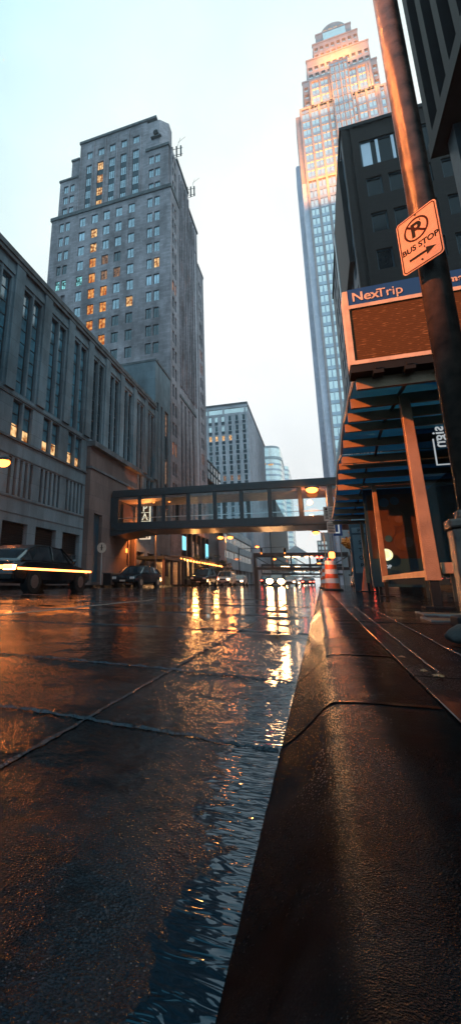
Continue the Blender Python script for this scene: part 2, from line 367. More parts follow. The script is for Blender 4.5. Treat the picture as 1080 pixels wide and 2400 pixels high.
def struct(name, mb, mat, **k): return tag(obj(name, mb, mat, **k), kind='structure')
def copy_tree(o, parent=None):
    c = o.copy(); COL.objects.link(c); c.parent = parent
    for ch in list(o.children): copy_tree(ch, c)
    return c

WCACHE = {}
def window(parent, face, pl, u0, u1, v0, v1, recess, glass, nx=1, ny=1, fmat='frame_dark', fr=.06, name='window', sill=None, bars=None):
    """one window: frame mesh with a pane (sub-part); meshes are shared between equal windows"""
    w = round(u1-u0, 3); h = round(v1-v0, 3); key = (face, w, h, round(recess, 3), nx, ny, fmat, fr)
    if key not in WCACHE:
        f = MB(); d0, d1 = -recess, -recess+.09
        f.fb(face, 0, 0, fr, 0, h, d0, d1).fb(face, 0, w-fr, w, 0, h, d0, d1)
        f.fb(face, 0, fr, w-fr, 0, fr, d0, d1).fb(face, 0, fr, w-fr, h-fr, h, d0, d1)
        for k in range(1, nx): f.fb(face, 0, w*k/nx-fr*.4, w*k/nx+fr*.4, fr, h-fr, d0, d1-.01)
        for k in range(1, ny): f.fb(face, 0, fr, w-fr, h*k/ny-fr*.4, h*k/ny+fr*.4, d0, d1-.02)
        me = bpy.data.meshes.new(name); me.from_pydata(f.v, [], f.f); me.update(); me.materials.append(M[fmat])
        WCACHE[key] = me
    pk = key + (glass, 'p')
    if pk not in WCACHE:
        g = MB(); g.fb(face, 0, fr*.5, w-fr*.5, fr*.5, h-fr*.5, -recess-.005, -recess+.03)
        me = bpy.data.meshes.new('pane'); me.from_pydata(g.v, [], g.f); me.update(); me.materials.append(M[glass])
        WCACHE[pk] = me
    o = bpy.data.objects.new(name, WCACHE[key]); COL.objects.link(o); o.parent = parent
    loc = {'F': (u0, pl, v0), 'E': (pl, u0, v0), 'W': (pl, u0, v0)}[face]
    o.location = Vector(loc)-WL.get(parent, Vector((0, 0, 0)))
    p = bpy.data.objects.new('pane', WCACHE[pk]); COL.objects.link(p); p.parent = o
    if sill: s_ = obj('sill', MB().fb(face, pl, u0-.08, u1+.08, v0-.14, v0, -recess, .06), sill, parent)
    return o
def wallgrid(mb, face, pl, u0, u1, v0, v1, cols, rows, T):
    """wall skin of thickness T with openings at cols x rows"""
    cols = sorted(cols); x = u0
    for a, b in cols:
        if a > x: mb.fb(face, pl, x, a, v0, v1, -T, 0)
        z = v0
        for c, d in sorted(rows):
            if c > z: mb.fb(face, pl, a, b, z, c, -T, 0)
            z = d
        if v1 > z: mb.fb(face, pl, a, b, z, v1, -T, 0)
        x = b
    if u1 > x: mb.fb(face, pl, x, u1, v0, v1, -T, 0)
def text_obj(name, s, size, mat, parent, mtx, extr=.004, bold=0., align='LEFT'):
    cu = bpy.data.curves.new(name, 'FONT'); cu.body = s; cu.size = size; cu.extrude = extr; cu.offset = bold; cu.align_x = align
    t = bpy.data.objects.new(name, cu); COL.objects.link(t)
    bpy.context.view_layer.update()
    me = bpy.data.meshes.new_from_object(t.evaluated_get(bpy.context.evaluated_depsgraph_get()))
    bpy.data.objects.remove(t)
    me.transform(mtx); me.materials.clear(); me.materials.append(M[mat])
    if mtx.determinant() < 0: me.flip_normals()
    o = bpy.data.objects.new(name, me); COL.objects.link(o)
    if parent: o.parent = parent; o.location = (0, 0, 0)
    return o
def face_mtx(origin, right, up):
    r = Vector(right).normalized(); u = Vector(up).normalized(); n = r.cross(u)
    m = Matrix((( r.x, u.x, n.x, origin[0]), (r.y, u.y, n.y, origin[1]), (r.z, u.z, n.z, origin[2]), (0, 0, 0, 1)))
    return m

# ------------------------------------------------------------------ ground
KZ = .105
def strip_grid(x0, x1, y0, y1, z):
    m = MB(); m.quad((x0, y0, z), (x1, y0, z), (x1, y1, z), (x0, y1, z)); return m
struct('ground', strip_grid(-420, 420, -60, 760, -.02), 'hill_grey')
from mathutils import noise as mn
def road_h(x, y):
    d = -.105-x
    h = .0085*min(1, max(0, d)/.55)**.8 - .0022
    p = Vector((x, y, 0))
    if y < 1.0: h += (1.0-y)*.0085*min(1, max(0, d-.05)/.12)
    h += .0022*mn.noise(p*5)+.0016*mn.noise(p*17+Vector((3, 1, 0)))+.0011*mn.noise(p*48)+.0007*mn.noise(p*110)
    f = min(1, max(0, (y-2.6)/1.6)) if y > 2.6 else 0
    g = min(1, max(0, (-x-1.3)/.8))
    return h*(1-f)*(1-g)
def near_road():
    m = MB(); ys = []; y = .22
    while y < 4.25: ys.append(y); y += max(.006, .0055*y)
    ys[-1] = 4.3
    xs = []; x = -.1
    while x > -2.15: xs.append(x); x -= .008 if x > -.75 else .014
    xs.append(-2.2)
    for y in ys:
        for x in xs: m.v.append((x, y, road_h(x, y)))
    n = len(xs)
    for j in range(len(ys)-1):
        for i in range(n-1):
            a = j*n+i; m.f.append((a, a+n, a+n+1, a+1))
    return m
m = MB()
for q_ in (((-13, -40), (-2.2, 750)), ((-2.2, 4.3), (-.1, 750)), ((-2.2, -40), (-.1, .22))):
    (xa, ya), (xb, yb) = q_; m.quad((xa, ya, 0), (xb, ya, 0), (xb, yb, 0), (xa, yb, 0))
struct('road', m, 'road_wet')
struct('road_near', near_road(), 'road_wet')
# slab joints: slightly proud beads of sealant and broken edges
def bead(m, p0, p1, w, h, wob=.004, step=.03, z=.001):
    p0 = Vector(p0); p1 = Vector(p1); L = (p1-p0).length; n = max(2, int(L/step)); d = (p1-p0)/L; s = Vector((-d.y, d.x, 0))
    i = len(m.v)
    for k in range(n+1):
        c = p0+d*L*k/n + s*random.uniform(-wob, wob)
        if c.x < -.1 and c.x > -2.2 and .22 < c.y < 4.3: c.z = road_h(c.x, c.y)+.0008
        ww = w*random.uniform(.6, 1.3); hh = h*random.uniform(.4, 1.3)
        m.v += [tuple(c-s*ww+Vector((0, 0, z))), tuple(c+Vector((0, 0, z+hh))), tuple(c+s*ww+Vector((0, 0, z)))]
    for k in range(n):
        a = i+3*k; m.f += [(a, a+3, a+4, a+1), (a+1, a+4, a+5, a+2)]
m = MB(); bead(m, (-.597, .5, 0), (-.600, 8, 0), .006, .0028, .0022); bead(m, (-.600, 8, 0), (-.62, 60, 0), .012, .005, .004, .3)
bead(m, (-3.3, 6, 0), (-3.5, 60, 0), .02, .005, .01, .4)
struct('road_joint_long', m, 'seal')
m = MB()
for y, w in ((1.125, .006), (1.86, .006), (3.6, .012), (5.4, .014), (7.7, .018), (10.5, .03), (14.5, .04), (20, .05), (27, .06)):
    bead(m, (-.115, y, 0), (-2.2 if y < 3 else -9, y+(.13 if y < 3 else 0), 0), w, .0055, .006, .016 if y < 3 else .06)
struct('road_joint_cross', m, 'seal')
m = MB()
m.quad((-9.75, 2, .004), (-9.63, 2, .004), (-10.55, 90, .004), (-10.7, 90, .004))
m.quad((-3.20, 4, .0042), (-3.10, 4, .0042), (-3.18, 9, .0042), (-3.28, 9, .0042))
m.quad((-3.28, 12, .0042), (-3.18, 12, .0042), (-3.20, 17, .0042), (-3.30, 17, .0042))
m.quad((-6.6, 26, .0042), (-6.45, 26, .0042), (-6.45, 60, .0042), (-6.6, 60, .0042))
struct('road_marking', m, 'line_paint')
# kerb with a battered, rounded profile, cut by joints
prof = [(-.113, -.02), (-.110, .001), (-.096, .010), (-.080, .022), (-.062, .038), (-.045, .055), (-.029, .072), (-.015, .087), (-.002, .097), (.016, .103), (.05, KZ+.001), (.213, KZ+.002), (.213, -.02)]
m = MB(); cuts = [-6, -3, -1.2, .33, 1.15, 1.87, 3.6, 5.7, 8.2, 11, 14, 17, 20, 24, 28, 32, 38, 45, 55, 70, 90, 120, 160, 220, 300, 500]
for a, b in zip(cuts, cuts[1:]):
    g = .005 if b < 6 else .01
    nseg = max(1, min(60, int((b-a-2*g)/.02)))
    ys = [a+g+(b-a-2*g)*k/nseg for k in range(nseg+1)]
    i = len(m.v); n = len(prof)
    for y in ys:
        for x, z in prof:
            j = .0016*mn.noise(Vector((x*30, y*22, z*30)))+.0022*mn.noise(Vector((x*9, y*7, z*9)))-(.006*max(0, mn.noise(Vector((x*40, y*40, z*40))))*math.exp(-min(y-a, b-y)/.02)) if b < 6 else 0
            m.v.append((x+j, y, z+(j if z > 0 else 0)))
    for q in range(nseg):
        for k in range(n-1):
            m.f.append((i+q*n+k, i+q*n+k+1, i+(q+1)*n+k+1, i+(q+1)*n+k))
    m.f.append(tuple(i+k for k in range(n))); m.f.append(tuple(i+nseg*n+k for k in range(n))[::-1])
struct('kerb', m, 'kerb_wet', smooth=True)
struct('kerb_crack', MB().prism([(-.105, -.02), (-.085, .0), (-.012, .07), (.21, .092), (.21, -.02)], 'y', .2, 60), 'crack')
m = MB()
xs = [.221, 1.42, 2.9, 5.6]; ys = [-6, -3, -.5, 1.55, 3.55, 5.68, 8.2, 10.6, 13, 15.5, 18, 21, 24, 28, 33, 40, 50, 70, 110, 200, 400]
for i_, (xa, xb) in enumerate(zip(xs, xs[1:])):
    for ya, yb in zip(ys, ys[1:]):
        dz = random.uniform(-.003, .002); g = .004
        m.box(xa+g, xb-g, ya+g, yb-g, -.01, KZ+dz)
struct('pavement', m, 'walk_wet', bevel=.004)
struct('pavement_bed', MB().box(.214, 9, -6, 400, -.015, .085), 'crack')
m = MB()
for x, y, w in ((.30, 2.2, .003), (.45, 3.4, .003)): bead(m, (x+.0, 1.6, KZ), (x+.05, 6.5, KZ), w, .003, .004, .05)
struct('pavement_seam', m, 'seal')
# water running in the gutter
def water():
    m = MB(); m.quad((-.75, .2, .0003), (-.101, .2, .0003), (-.101, 3.6, .0003), (-.6, 3.6, .0003))
    i = len(m.v); n = 60
    for k in range(n+1):
        y = 3.6+k*.4; L = -.19-.05*math.sin(y*4.3)-.04*math.sin(y*1.7+.5)
        m.v += [(L, y, .0022), (-.101, y, .0022)]
    for k in range(n):
        a = i+2*k; m.f.append((a, a+1, a+3, a+2))
    return m
struct('gutter_water', water(), 'water')
struct('kerb_left', MB().box(-13.2, -13, -20, 400, -.01, .13), 'kerb_wet')
struct('pavement_left', MB().box(-17.6, -13.2, -20, 400, -.01, .125), 'walk_wet')
leafm = []
for k, (x, y, s_) in enumerate(((.285, 1.53, .024), (.262, 1.60, .016), (.243, 1.86, .014), (-.33, 2.75, .012), (-.30, 3.35, .014), (-.41, 2.05, .012), (-.52, 1.78, .011), (-.16, 3.9, .014))):
    m = MB(); z = (KZ if x > 0 else 0)+.006; a = random.uniform(0, 6)
    pts = [(1, 0), (.5, .28), (.3, .75), (0, .4), (-.5, .6), (-.45, .15), (-1, 0), (-.45, -.2), (-.4, -.6), (.1, -.35), (.4, -.6), (.5, -.2)]
    pts = [(x+s_*(p*math.cos(a)-q*math.sin(a)), y+s_*(p*math.sin(a)+q*math.cos(a))) for p, q in pts]
    i = len(m.v); m.v.append((x, y, z+.004))
    m.v += [(p, q, z-.003+random.uniform(0, .004)) for p, q in pts]
    for j in range(12): m.f.append((i, i+1+j, i+1+(j+1) % 12))
    o = obj('fallen_leaf', m, 'leaf_fallen', loc=(x, y, z))
    md = o.modifiers.new('thick', 'SOLIDIFY'); md.thickness = .0008
    lab = ['largest brown leaf lying on the pavement by the kerb joint', 'small brown leaf just beside the largest leaf on the pavement',
           'small brown leaf on the pavement edge beyond the two other leaves'][k] if k < 3 else 'tiny brown leaf stuck to the wet road near the gutter'
    tag(o, lab, 'leaf', 'fallen leaves on the wet concrete')

# ------------------------------------------------------------------ left stone building with paired window strips
X = -17.5
b = thing('stone_building', 'long grey limestone building on the left with tall paired window strips', 'building', (X, 30, 0))
w = MB(); T = .45
Y0, Y1 = 8.1, 48.7
w.box(X-22, X-T, Y0, Y1, 0, 21.2)
starts = [21.96+3.452*(k-4) for k in range(12)]   # 8.15 .. 46.1
for k, s in enumerate(starts):
    e = s+3.452
    A = (s, s+.98); B = (s+1.17, s+2.15)
    # upper strips
    low = 12.15
    wallgrid(w, 'E', X, s, min(e, Y1), 11.9, 21.2, [A, B], [(low, 19.75)], T)
    if 3 <= k-4 <= 5:      # behind the granite block
        w.fb('E', X, s, e, 0, 11.9, -T, 0)
    else:
        wallgrid(w, 'E', X, s, min(e, Y1), 8.2, 11.9, [A, B], [(9.15, 11.65)], T)
        vs = [(s-.35+.66*q, s-.35+.66*q+.36) for q in range(5)]
        vs = [(a, c) for a, c in vs if a > s]
        wallgrid(w, 'E', X, s, min(e, Y1), 4.9, 8.2, [(s+.12+.56*q, s+.12+.56*q+.3) for q in range(5)], [(5.5, 7.85)], T)
        if k-4 < 3: wallgrid(w, 'E', X, s, min(e, Y1), 0, 4.9, [(s+.05, s+2.6)], [(.75, 3.85)], T)
        else: wallgrid(w, 'E', X, s, min(e, Y1), 0, 4.9, [(s-.0+.6, s+2.9)], [(.2, 3.4)], T)
obj('wall', w, 'limestone', b)
p = MB()
for k, s in enumerate(starts):
    a = s+2.35; 
    p.fb('E', X, a, a+.95, 12.1, 20.9, .0, .16)
    p.fb('E', X, s-.12, s+2.3, 20.0, 20.35, .0, .10)
    p.fb('E', X, s+1.0, s+1.15, 12.2, 20.0, .0, .05)
obj('pilaster', p, 'limestone', b)
p = MB()
p.box(X-22, X+.28, Y0-.1, Y1, 21.2, 21.6)
p.fb('E', X, Y0, Y1, 20.9, 21.2, 0, .2)
obj('coping', p, 'ledge', b)
p = MB(); p.fb('E', X, Y0, 31.9, 8.95, 9.1, 0, .14).fb('E', X, 42.45, Y1, 8.95, 9.1, 0, .14).fb('E', X, Y0, Y1, 11.74, 11.86, 0, .07).fb('E', X, Y0, 31.9, 7.92, 8.0, 0, .06).fb('E', X, Y0, 31.9, 5.3, 5.4, 0, .06).fb('E', X, Y0, 31.9, 4.35, 4.4, 0, .03)
obj('ledge', p, 'ledge', b)
for k, s in enumerate(starts):
    if k < 1: continue
    kk = k-4
    for q, (a, c) in enumerate(((s, s+.98), (s+1.17, s+2.15))):
        g = 'pane_blue' if kk < 3 else 'pane_dark'
        window(b, 'E', X, a, c, 12.15, 19.75, .30, g, 1, 8, fr=.07)
        if not 3 <= kk <= 5: window(b, 'E', X, a, c, 9.15, 11.65, .30, 'pane_blue' if kk < 3 else 'pane_dark', 1, 3, fr=.07)
for kk, s in enumerate(starts[3:7]):
    for q, (a, c) in enumerate(((s+.08, s+.90), (s+1.25, s+2.07))):
        obj('lit_ceiling', MB().fb('E', X, a, c, 9.3, 10.0+.12*((kk+q) % 2), -.262, -.258), 'lit_warm', b)
for kk, s in enumerate(starts[2:7]):
    for q in range(5):
        v = MB()
        for t in range(8): v.fb('E', X, s+.12+.56*q, s+.12+.56*q+.3, 5.52+t*.3, 5.52+t*.3+.04, -.4, -.2)
        obj('vent', v, 'charcoal', b)
for kk, s in enumerate(starts[2:7]):
    v = MB(); v.fb('E', X, s+.05, s+2.6, 2.35, 3.85, -.40, -.36)
    for t in range(9): v.fb('E', X, s+.07, s+2.58, 2.4+t*.16, 2.44+t*.16, -.36, -.28)
    lv = obj('louvre', v, 'charcoal', b)
    window(b, 'E', X, s+.05, s+2.6, .75, 2.33, .34, 'pane_dark', 4, 1, name='shop_window')
    v = MB()
    for t in range(4):
        if random.random() < .8: v.fb('E', X, s+.2+.62*t, s+.55+.62*t, 1.3, 1.75+random.uniform(0, .2), -.305, -.30)
    obj('display', v, 'lit_dim', b)
obj('plinth', MB().fb('E', X, Y0, 31.9, 0.12, .72, 0, .08), 'granite_red', b)

# granite entrance block under the bridge landing
g = thing('granite_block', 'dark red granite entrance block set into the stone building beside the skyway landing', 'building', (X+.45, 37, 0))
w = MB(); X2 = X+.45
w.box(X+.002, X2-.4, 31.95, 42.4, .12, 11.3)
wallgrid(w, 'F', 31.95, X, X2, .12, 11.3, [], [], -.0) if False else None
wallgrid(w, 'E', X2, 31.95, 42.4, .12, 9.4, [(32.9, 34.4), (40.3, 41.6)], [(.3, 5.8)], .4)
w.fb('E', X2, 31.95, 42.4, 9.4, 11.3, -.4, -.1)
obj('wall', w, 'granite_red', g)
obj('cornice', MB().box(X+.01, X2+.35, 31.85, 42.5, 11.3, 11.75), 'ledge', g)
obj('string_course', MB().box(X+.01, X2+.12, 31.9, 42.45, 9.4, 9.6), 'ledge', g)
obj('door', MB().fb('E', X2, 32.9, 34.4, .3, 5.8, -.35, -.3), 'teal_panel', g)
d = obj('door', MB().fb('E', X2, 40.3, 41.6, .3, 5.8, -.35, -.3), 'charcoal', g)
obj('door_surround', MB().fb('E', X2, 40.0, 40.3, .13, 6.1, 0, .12).fb('E', X2, 41.6, 41.9, .13, 6.1, 0, .12).fb('E', X2, 40.3, 41.6, 5.8, 6.1, 0, .12), 'granite_red', g)
obj('wall_lamp', MB().fb('E', X2, 39.6, 39.75, 3.0, 3.4, 0, .15), 'sodium_soft', g)

# stacked letter sign on the facade
s = thing('parking_sign', 'vertical white lit sign with stacked letters hanging beside the skyway on the stone building', 'sign', (-16.6, 43.3, 5))
obj('panel', MB().box(-17.05, -16.05, 43.3, 43.5, 4.65, 8.3), 'charcoal', s)
fr = MB(); fr.box(-17.10, -17.04, 43.24, 43.56, 4.6, 8.35).box(-16.06, -16.0, 43.24, 43.56, 4.6, 8.35).box(-17.04, -16.06, 43.24, 43.56, 4.6, 4.66)
for z in (5.52, 6.42, 7.32): fr.box(-17.04, -16.06, 43.26, 43.3, z-.02, z+.03)
obj('frame', fr, 'sign_white', s)
for k, ch in enumerate('KRAP'):
    t = text_obj('letter', ch, .98, 'sign_white', s, Matrix.Translation(-Vector((-16.6, 43.3, 5))) @ face_mtx((-16.55, 43.27, 4.76+.9*k), (1, 0, 0), (0, 0, 1)), .01, .02, 'CENTER')
obj('bracket', MB().box(-17.5, -17.1, 43.36, 43.44, 7.9, 8.0).box(-17.5, -17.1, 43.36, 43.44, 4.9, 5.0), 'steel_dark', s)

# podium block between the stone building and the hotel tower
pd = thing('podium_block', 'blank pale stone block rising between the stone building and the hotel tower', 'building', (X, 52, 0))
w = MB(); w.box(X-14, X-.4, 48.8, 54.9, 0, 27.7)
wallgrid(w, 'E', X, 48.8, 54.9, 0, 27.7, [(49.4, 50.1), (51.0, 51.7), (52.6, 54.2)], [(1, 3.6), (6, 22.3)], .4)
obj('wall', w, 'limestone', pd)
obj('coping', MB().box(X-14, X+.1, 48.75, 54.95, 27.7, 28.0), 'ledge', pd)
for a, c in ((49.4, 50.1), (51.0, 51.7)):
    window(pd, 'E', X, a, c, 6, 22.3, .3, 'pane_dark', 1, 12)
for k in range(5):
    z = 6+3.26*k; window(pd, 'E', X, 52.6, 54.2, z, z+3.2, .3, 'lit_dim' if k % 2 == 0 else 'pane_deep', 2, 1)
for a, c in ((49.4, 50.1), (51.0, 51.7), (52.6, 54.2)): window(pd, 'E', X, a, c, 1, 3.6, .3, 'pane_dark', 1, 1)

# ------------------------------------------------------------------ hotel tower
t = thing('hotel_tower', 'tall grey brick art deco tower with setbacks and some orange lit windows', 'building', (X, 60, 0))
YF = 55.2; T = .4
w = MB()
zt = 62.0
w.box(-39.5, X-T, YF+T, 77, 0, zt)
tops = [60.7-2.93*k for k in range(20)]
rows = [(z-1.8, z) for z in tops if z > 3]
dbl = lambda a, c, d_, e_: [(a, c), (d_, e_)]
colsF = [(-37.85, -37.0), (-36.68, -35.8), (-33.93, -32.76), (-31.6, -30.4), (-29.37, -28.18), (-27.13, -25.95), (-24.82, -23.67), (-21.5, -20.6), (-20.27, -19.35)]
wallgrid(w, 'F', YF, -39.5, X, 0, zt, colsF, rows, T)
rowsE = [(z-1.9, z) for z in [53.8-2.89*k+2.89*2 for k in range(20)] if z > 9]
wallgrid(w, 'E', X, YF+T, 59.8, 0, zt, [(56.1, 56.9), (57.35, 58.1)], rowsE, T)
strips = [(60.2, 61.0), (62.3, 63.1), (64.5, 65.3), (66.8, 67.6)]
wallgrid(w, 'E', X, 59.8, 69.2, 8.5, zt, strips, [(9.5, 26.8), (28.9, zt)], T)
wallgrid(w, 'E', X, 69.2, 72.3, 8.5, zt, [(69.8, 71.6)], [(14, zt)], T)
wallgrid(w, 'E', X, 72.3, 76.9, 8.5, 60, [(72.9, 73.7), (74.1, 74.9)], [r for r in rowsE if r[1] < 59], T)
w.fb('E', X, 59.8, 76.9, 7.6, 8.5, -T, 0)
# upper storeys
w.box(-34.8, -20.2, YF+.8, 66, zt, 77.6)                      # central shaft core
upc = [(-33.4, -32.3), (-31.2, -30.0), (-28.95, -27.8), (-26.7, -25.6), (-24.47, -23.3)]
wallgrid(w, 'F', YF+.3, -34.8, -21.8, zt, 77.6, upc, [(62.6, 72.3), (73.7, 75.3)], .5)
w.box(-38.5, -34.8, YF+.6, 66, zt, 70.1); w.box(-36.5, -34.8, YF+.5, 65, 70.1, 74.5)
wallgrid(w, 'F', YF+.2, -38.5, -34.8, zt, 70.1, [(-37.7, -36.75), (-36.4, -35.5)], [(62.7, 64.1), (65.0, 66.6), (67.4, 69.0)], .4)
w.box(-21.8, -18.0, YF+.6, 58.6, zt, 70.7)
wallgrid(w, 'F', YF+.2, -21.8, -17.95, zt, 70.7, [(-21.4, -20.5), (-20.3, -19.4)], [(62.4, 63.9), (65.1, 66.8), (67.9, 69.6)], .4)
w.prism([(-21.8, YF+.35), (-19.6, YF+.35), (-18.3, YF+1.6), (-18.3, 58.4), (-21.8, 58.4)], 'z', 70.7, 77.2)
w.box(-24, X-.45, 58.6, 66, zt, 70.9); w.box(-24, X-.45, 66, 72.5, zt, 67.3)
wallgrid(w, 'E', X-.05, 55.9, 59.8, zt, 70.7, [(56.3, 57.0), (57.6, 58.3)], [(62.7, 64.4), (65.6, 67.2), (68.2, 69.6)], .4)
wallgrid(w, 'E', X-.05, 59.8, 66, zt, 70.9, strips[:3], [(62.01, 69.5)], .4)
wallgrid(w, 'E', X-.05, 66, 72.5, zt, 67.3, [(66.8, 67.6), (69.4, 70.2)], [(62.01, 66)], .4)
obj('wall', w, 'tower_brick', t)
for bx_ in ((-39.7, X+.15, YF-.22, YF+.2, zt-.3, zt+.35), (X-.1, X+.15, YF+.2, 59.8, zt-.3, zt+.35), (-34.95, -20.1, YF+.05, 66.1, 77.6, 78.1), (-38.65, -34.8, YF, 66, 70.1, 70.5), (-36.6, -34.95, YF+.3, 65, 74.5, 74.9),
            (-21.95, -17.75, YF-.05, 58.6, 70.7, 71.2), (-24, -17.35, 58.6, 66.1, 70.9, 71.3), (-24, -17.35, 66.1, 72.6, 67.3, 67.7), (-30, -17.4, 72.6, 77.0, 60, 60.4), (X, X+.12, 59.7, 69.3, 27.2, 27.6)):
    obj('cornice', MB().box(*bx_), 'ledge', t)
for a, c2 in ((59.9, 60.1), (61.1, 61.35), (62.0, 62.2), (63.2, 63.45), (64.2, 64.4), (65.4, 65.65), (66.5, 66.7), (67.7, 68.0), (69.2, 69.5)):
    obj('rib', MB().fb('E', X, a, c2, 29, 66 if c2 > 66 else 69, 0, .22), 'tower_brick', t)
for a in (-34.6, -32.0, -29.7, -27.4, -25.2, -22.9): obj('rib', MB().fb('F', YF+.3, a-.12, a+.12, 62.6, 77.3, 0, .15), 'tower_brick', t)
vis = {0: 5, 2: 8, 3: 9, 4: 10, 5: 10, 6: 11, 7: 12}
for ci in (0, 2, 3, 4, 5, 6, 7):
    if ci in (0, 7): a, c2 = colsF[ci][0], colsF[ci][1]
    else: a, c2 = colsF[ci]
    for k in range(vis[ci]):
        z0, z1 = rows[k]
        g = 'pane_curtain' if k < 7 else 'pane_deep'
        if random.random() < .22: g = random.choice(('pane_deep', 'pane_mid', 'lit_dim' if random.random() < .3 else 'pane_mid'))
        g2 = g
        if ci == 3: g = 'lit_warm' if k > 0 and k < 3 else ('lit_orange' if k >= 3 else 'pane_curtain')
        if ci == 4 and k in (3, 4): g = 'lit_dim'
        if ci == 4 and k >= 5: g = 'lit_orange'
        if ci == 6 and k == 6: g = 'lit_warm'
        if ci == 0 and k == 4 or ci == 2 and k == 4: g = g2 = 'lit_cyan'
        if ci == 7 and k == 4: g2 = 'lit_warm'
        window(t, 'F', YF, a, c2, z0, z1, .22, g, 2, 1)
        if ci in (0, 7):
            a3, c3 = colsF[ci+1]; window(t, 'F', YF, a3, c3, z0, z1, .22, g2, 2, 1)
for q, (a, c2) in enumerate(upc):
    fr = MB(); spn = MB()
    for k in range(4):
        z1 = 72.3-2.75*k
        obj('spandrel', MB().fb('F', YF+.3, a, c2, z1-2.75 if k < 3 else 62.6, z1-1.75, -.30, -.22), 'teal_panel', t)
    for k in range(4):
        z1 = 72.3-2.75*k; window(t, 'F', YF+.3, a, c2, z1-1.75, z1, .28, 'lit_warm' if q == 1 else 'pane_curtain', 3, 1)
    window(t, 'F', YF+.3, a, c2, 73.7, 75.3, .28, 'pane_curtain', 2, 1)
for z0, z1 in ((62.7, 64.1), (65.0, 66.6), (67.4, 69.0)):
    for a, c2 in ((-37.7, -36.75), (-36.4, -35.5)): window(t, 'F', YF+.2, a, c2, z0, z1, .25, 'pane_curtain', 2, 1)
for z0, z1 in ((62.4, 63.9), (65.1, 66.8), (67.9, 69.6)):
    for a, c2 in ((-21.4, -20.5), (-20.3, -19.4)): window(t, 'F', YF+.2, a, c2, z0, z1, .25, 'pane_curtain', 2, 1)
sw = MB(); lw = MB(); pn = MB()
for r_i, (z0, z1) in enumerate(rowsE):
    for (a, c2) in ((56.1, 56.9), (57.35, 58.1), (72.9, 73.7), (74.1, 74.9)):
        if a > 70 and z1 > 59: continue
        tgt = lw if (a < 60 and r_i in (5, 14)) or (a > 70 and r_i in (6, 7, 13)) else pn
        tgt.fb('E', X, a, c2, z0, z1, -.25, -.2)
for z0, z1 in ((62.7, 64.4), (65.6, 67.2), (68.2, 69.6)):
    for a, c2 in ((56.3, 57.0), (57.6, 58.3)): pn.fb('E', X, a, c2, z0, z1, -.3, -.25)
o = obj('window_side', pn, 'pane_deep', t); tag(o, kind='stuff')
o = obj('window_side_lit', lw, 'lit_orange', t); tag(o, kind='stuff')
for q, (a, c2) in enumerate(strips):
    window(t, 'E', X, a, c2, 28.9, 61.9, .3, 'pane_deep', 1, 22, name='window_bay')
    window(t, 'E', X, a, c2, 9.5, 26.8, .3, 'pane_deep', 1, 12, name='window_bay')
    l2 = MB()
    for z in {0: (50, 43, 31), 1: (48.5, 41.5, 30), 2: (50.5,), 3: (48.2, 27.5)}[q]: l2.fb('E', X, a+.08, c2-.08, z, z+1.7, -.26, -.2)
    for z in ((33.5,), (32.5,), (31.6,), (30.4,))[q]: l2.fb('E', X, a+.08, c2-.08, z, z+1.5, -.26, -.2)
    obj('lit_pane', l2, 'lit_orange', t)
obj('panel_strip', MB().fb('E', X, 69.8, 71.6, 14, 61.9, -.38, -.15), 'office_stone', t)
# storefront base of the tower
sb = MB(); sb.fb('E', X, 59.8, 76.9, .12, 7.6, -.6, -.4)
obj('shopfront', sb, 'pane_dark', t)
pi = MB()
for y in (59.8, 62.6, 65.4, 68.2, 71.0, 73.8, 76.6): pi.fb('E', X, y, y+.28, .12, 7.6, -.4, .0)
pi.fb('E', X, 60.1, 76.6, 3.6, 3.9, -.4, -.1)
obj('shopfront_pier', pi, 'steel_dark', t)
for y, z0, z1 in ((60.3, 4.7, 6.6), (74.1, 4.3, 6.6)): obj('display_screen', MB().fb('E', X, y, y+1.7, z0, z1, .02, .1), 'screen_cyan', t)
obj('lit_shop', MB().fb('E', X, 66, 68.1, 4.1, 6.4, -.38, -.36).fb('E', X, 68.6, 70.9, 4.1, 6.2, -.38, -.36), 'lit_dim', t)
for y in (62.7, 65.5): obj('lit_shop', MB().fb('E', X, y, y+2.2, .5, 3.4, -.38, -.36), 'lit_warm', t)
# roof racks
for k, (x, y, z, lb) in enumerate(((-18.6, 58.9, 73.6, 'larger antenna rack standing out over the highest corner of the hotel tower'), (-18.0, 66.5, 72.2, 'smaller antenna rack on the lower setback of the hotel tower'))):
    r_ = thing('antenna_rack', lb, 'antenna', (x, y, z-2.4), 'antenna racks on the hotel tower')
    s_ = 1.0 if k == 0 else .85
    p = MB(); p.tube((x-.6, y, z-2.9), (x-.6, y, z+1.6*s_), .06, n=6).tube((x+1.5*s_, y+.4, z-1.2), (x-.6, y, z-1.9), .05, n=6).tube((x-.6, y, z+.3), (x+2.0*s_, y+.4, z+.5), .05, n=6).tube((x-.6, y, z-1), (x+2.0*s_, y+.4, z-.9), .05, n=6)
    p.tube((x+1.2, y, z+.6), (x+1.7, y, z+2.3), .03, n=5).tube((x+1.3, y, z+1.4), (x+2.6, y, z+2.2), .03, n=5)
    obj('mast', p, 'steel_dark', r_)
    for q in range(3): obj('antenna_panel', MB().box(x+.1+.75*s_*q, x+.32+.75*s_*q, y+.1*q, y+.25+.1*q, z-1.3, z+.9), 'slate', r_)
o = thing('floodlight_bracket', 'small round fixture on the upper corner of the hotel tower', 'lamp', (-20, 55.4, 74.5))
obj('lamp_head', MB().tube((-20.1, 55.55, 74.0), (-20.1, 54.9, 74.0), .42, n=14), 'charcoal', o)
obj('bracket', MB().box(-21, -19.2, 55.0, 55.55, 73.2, 73.35), 'ledge', o)

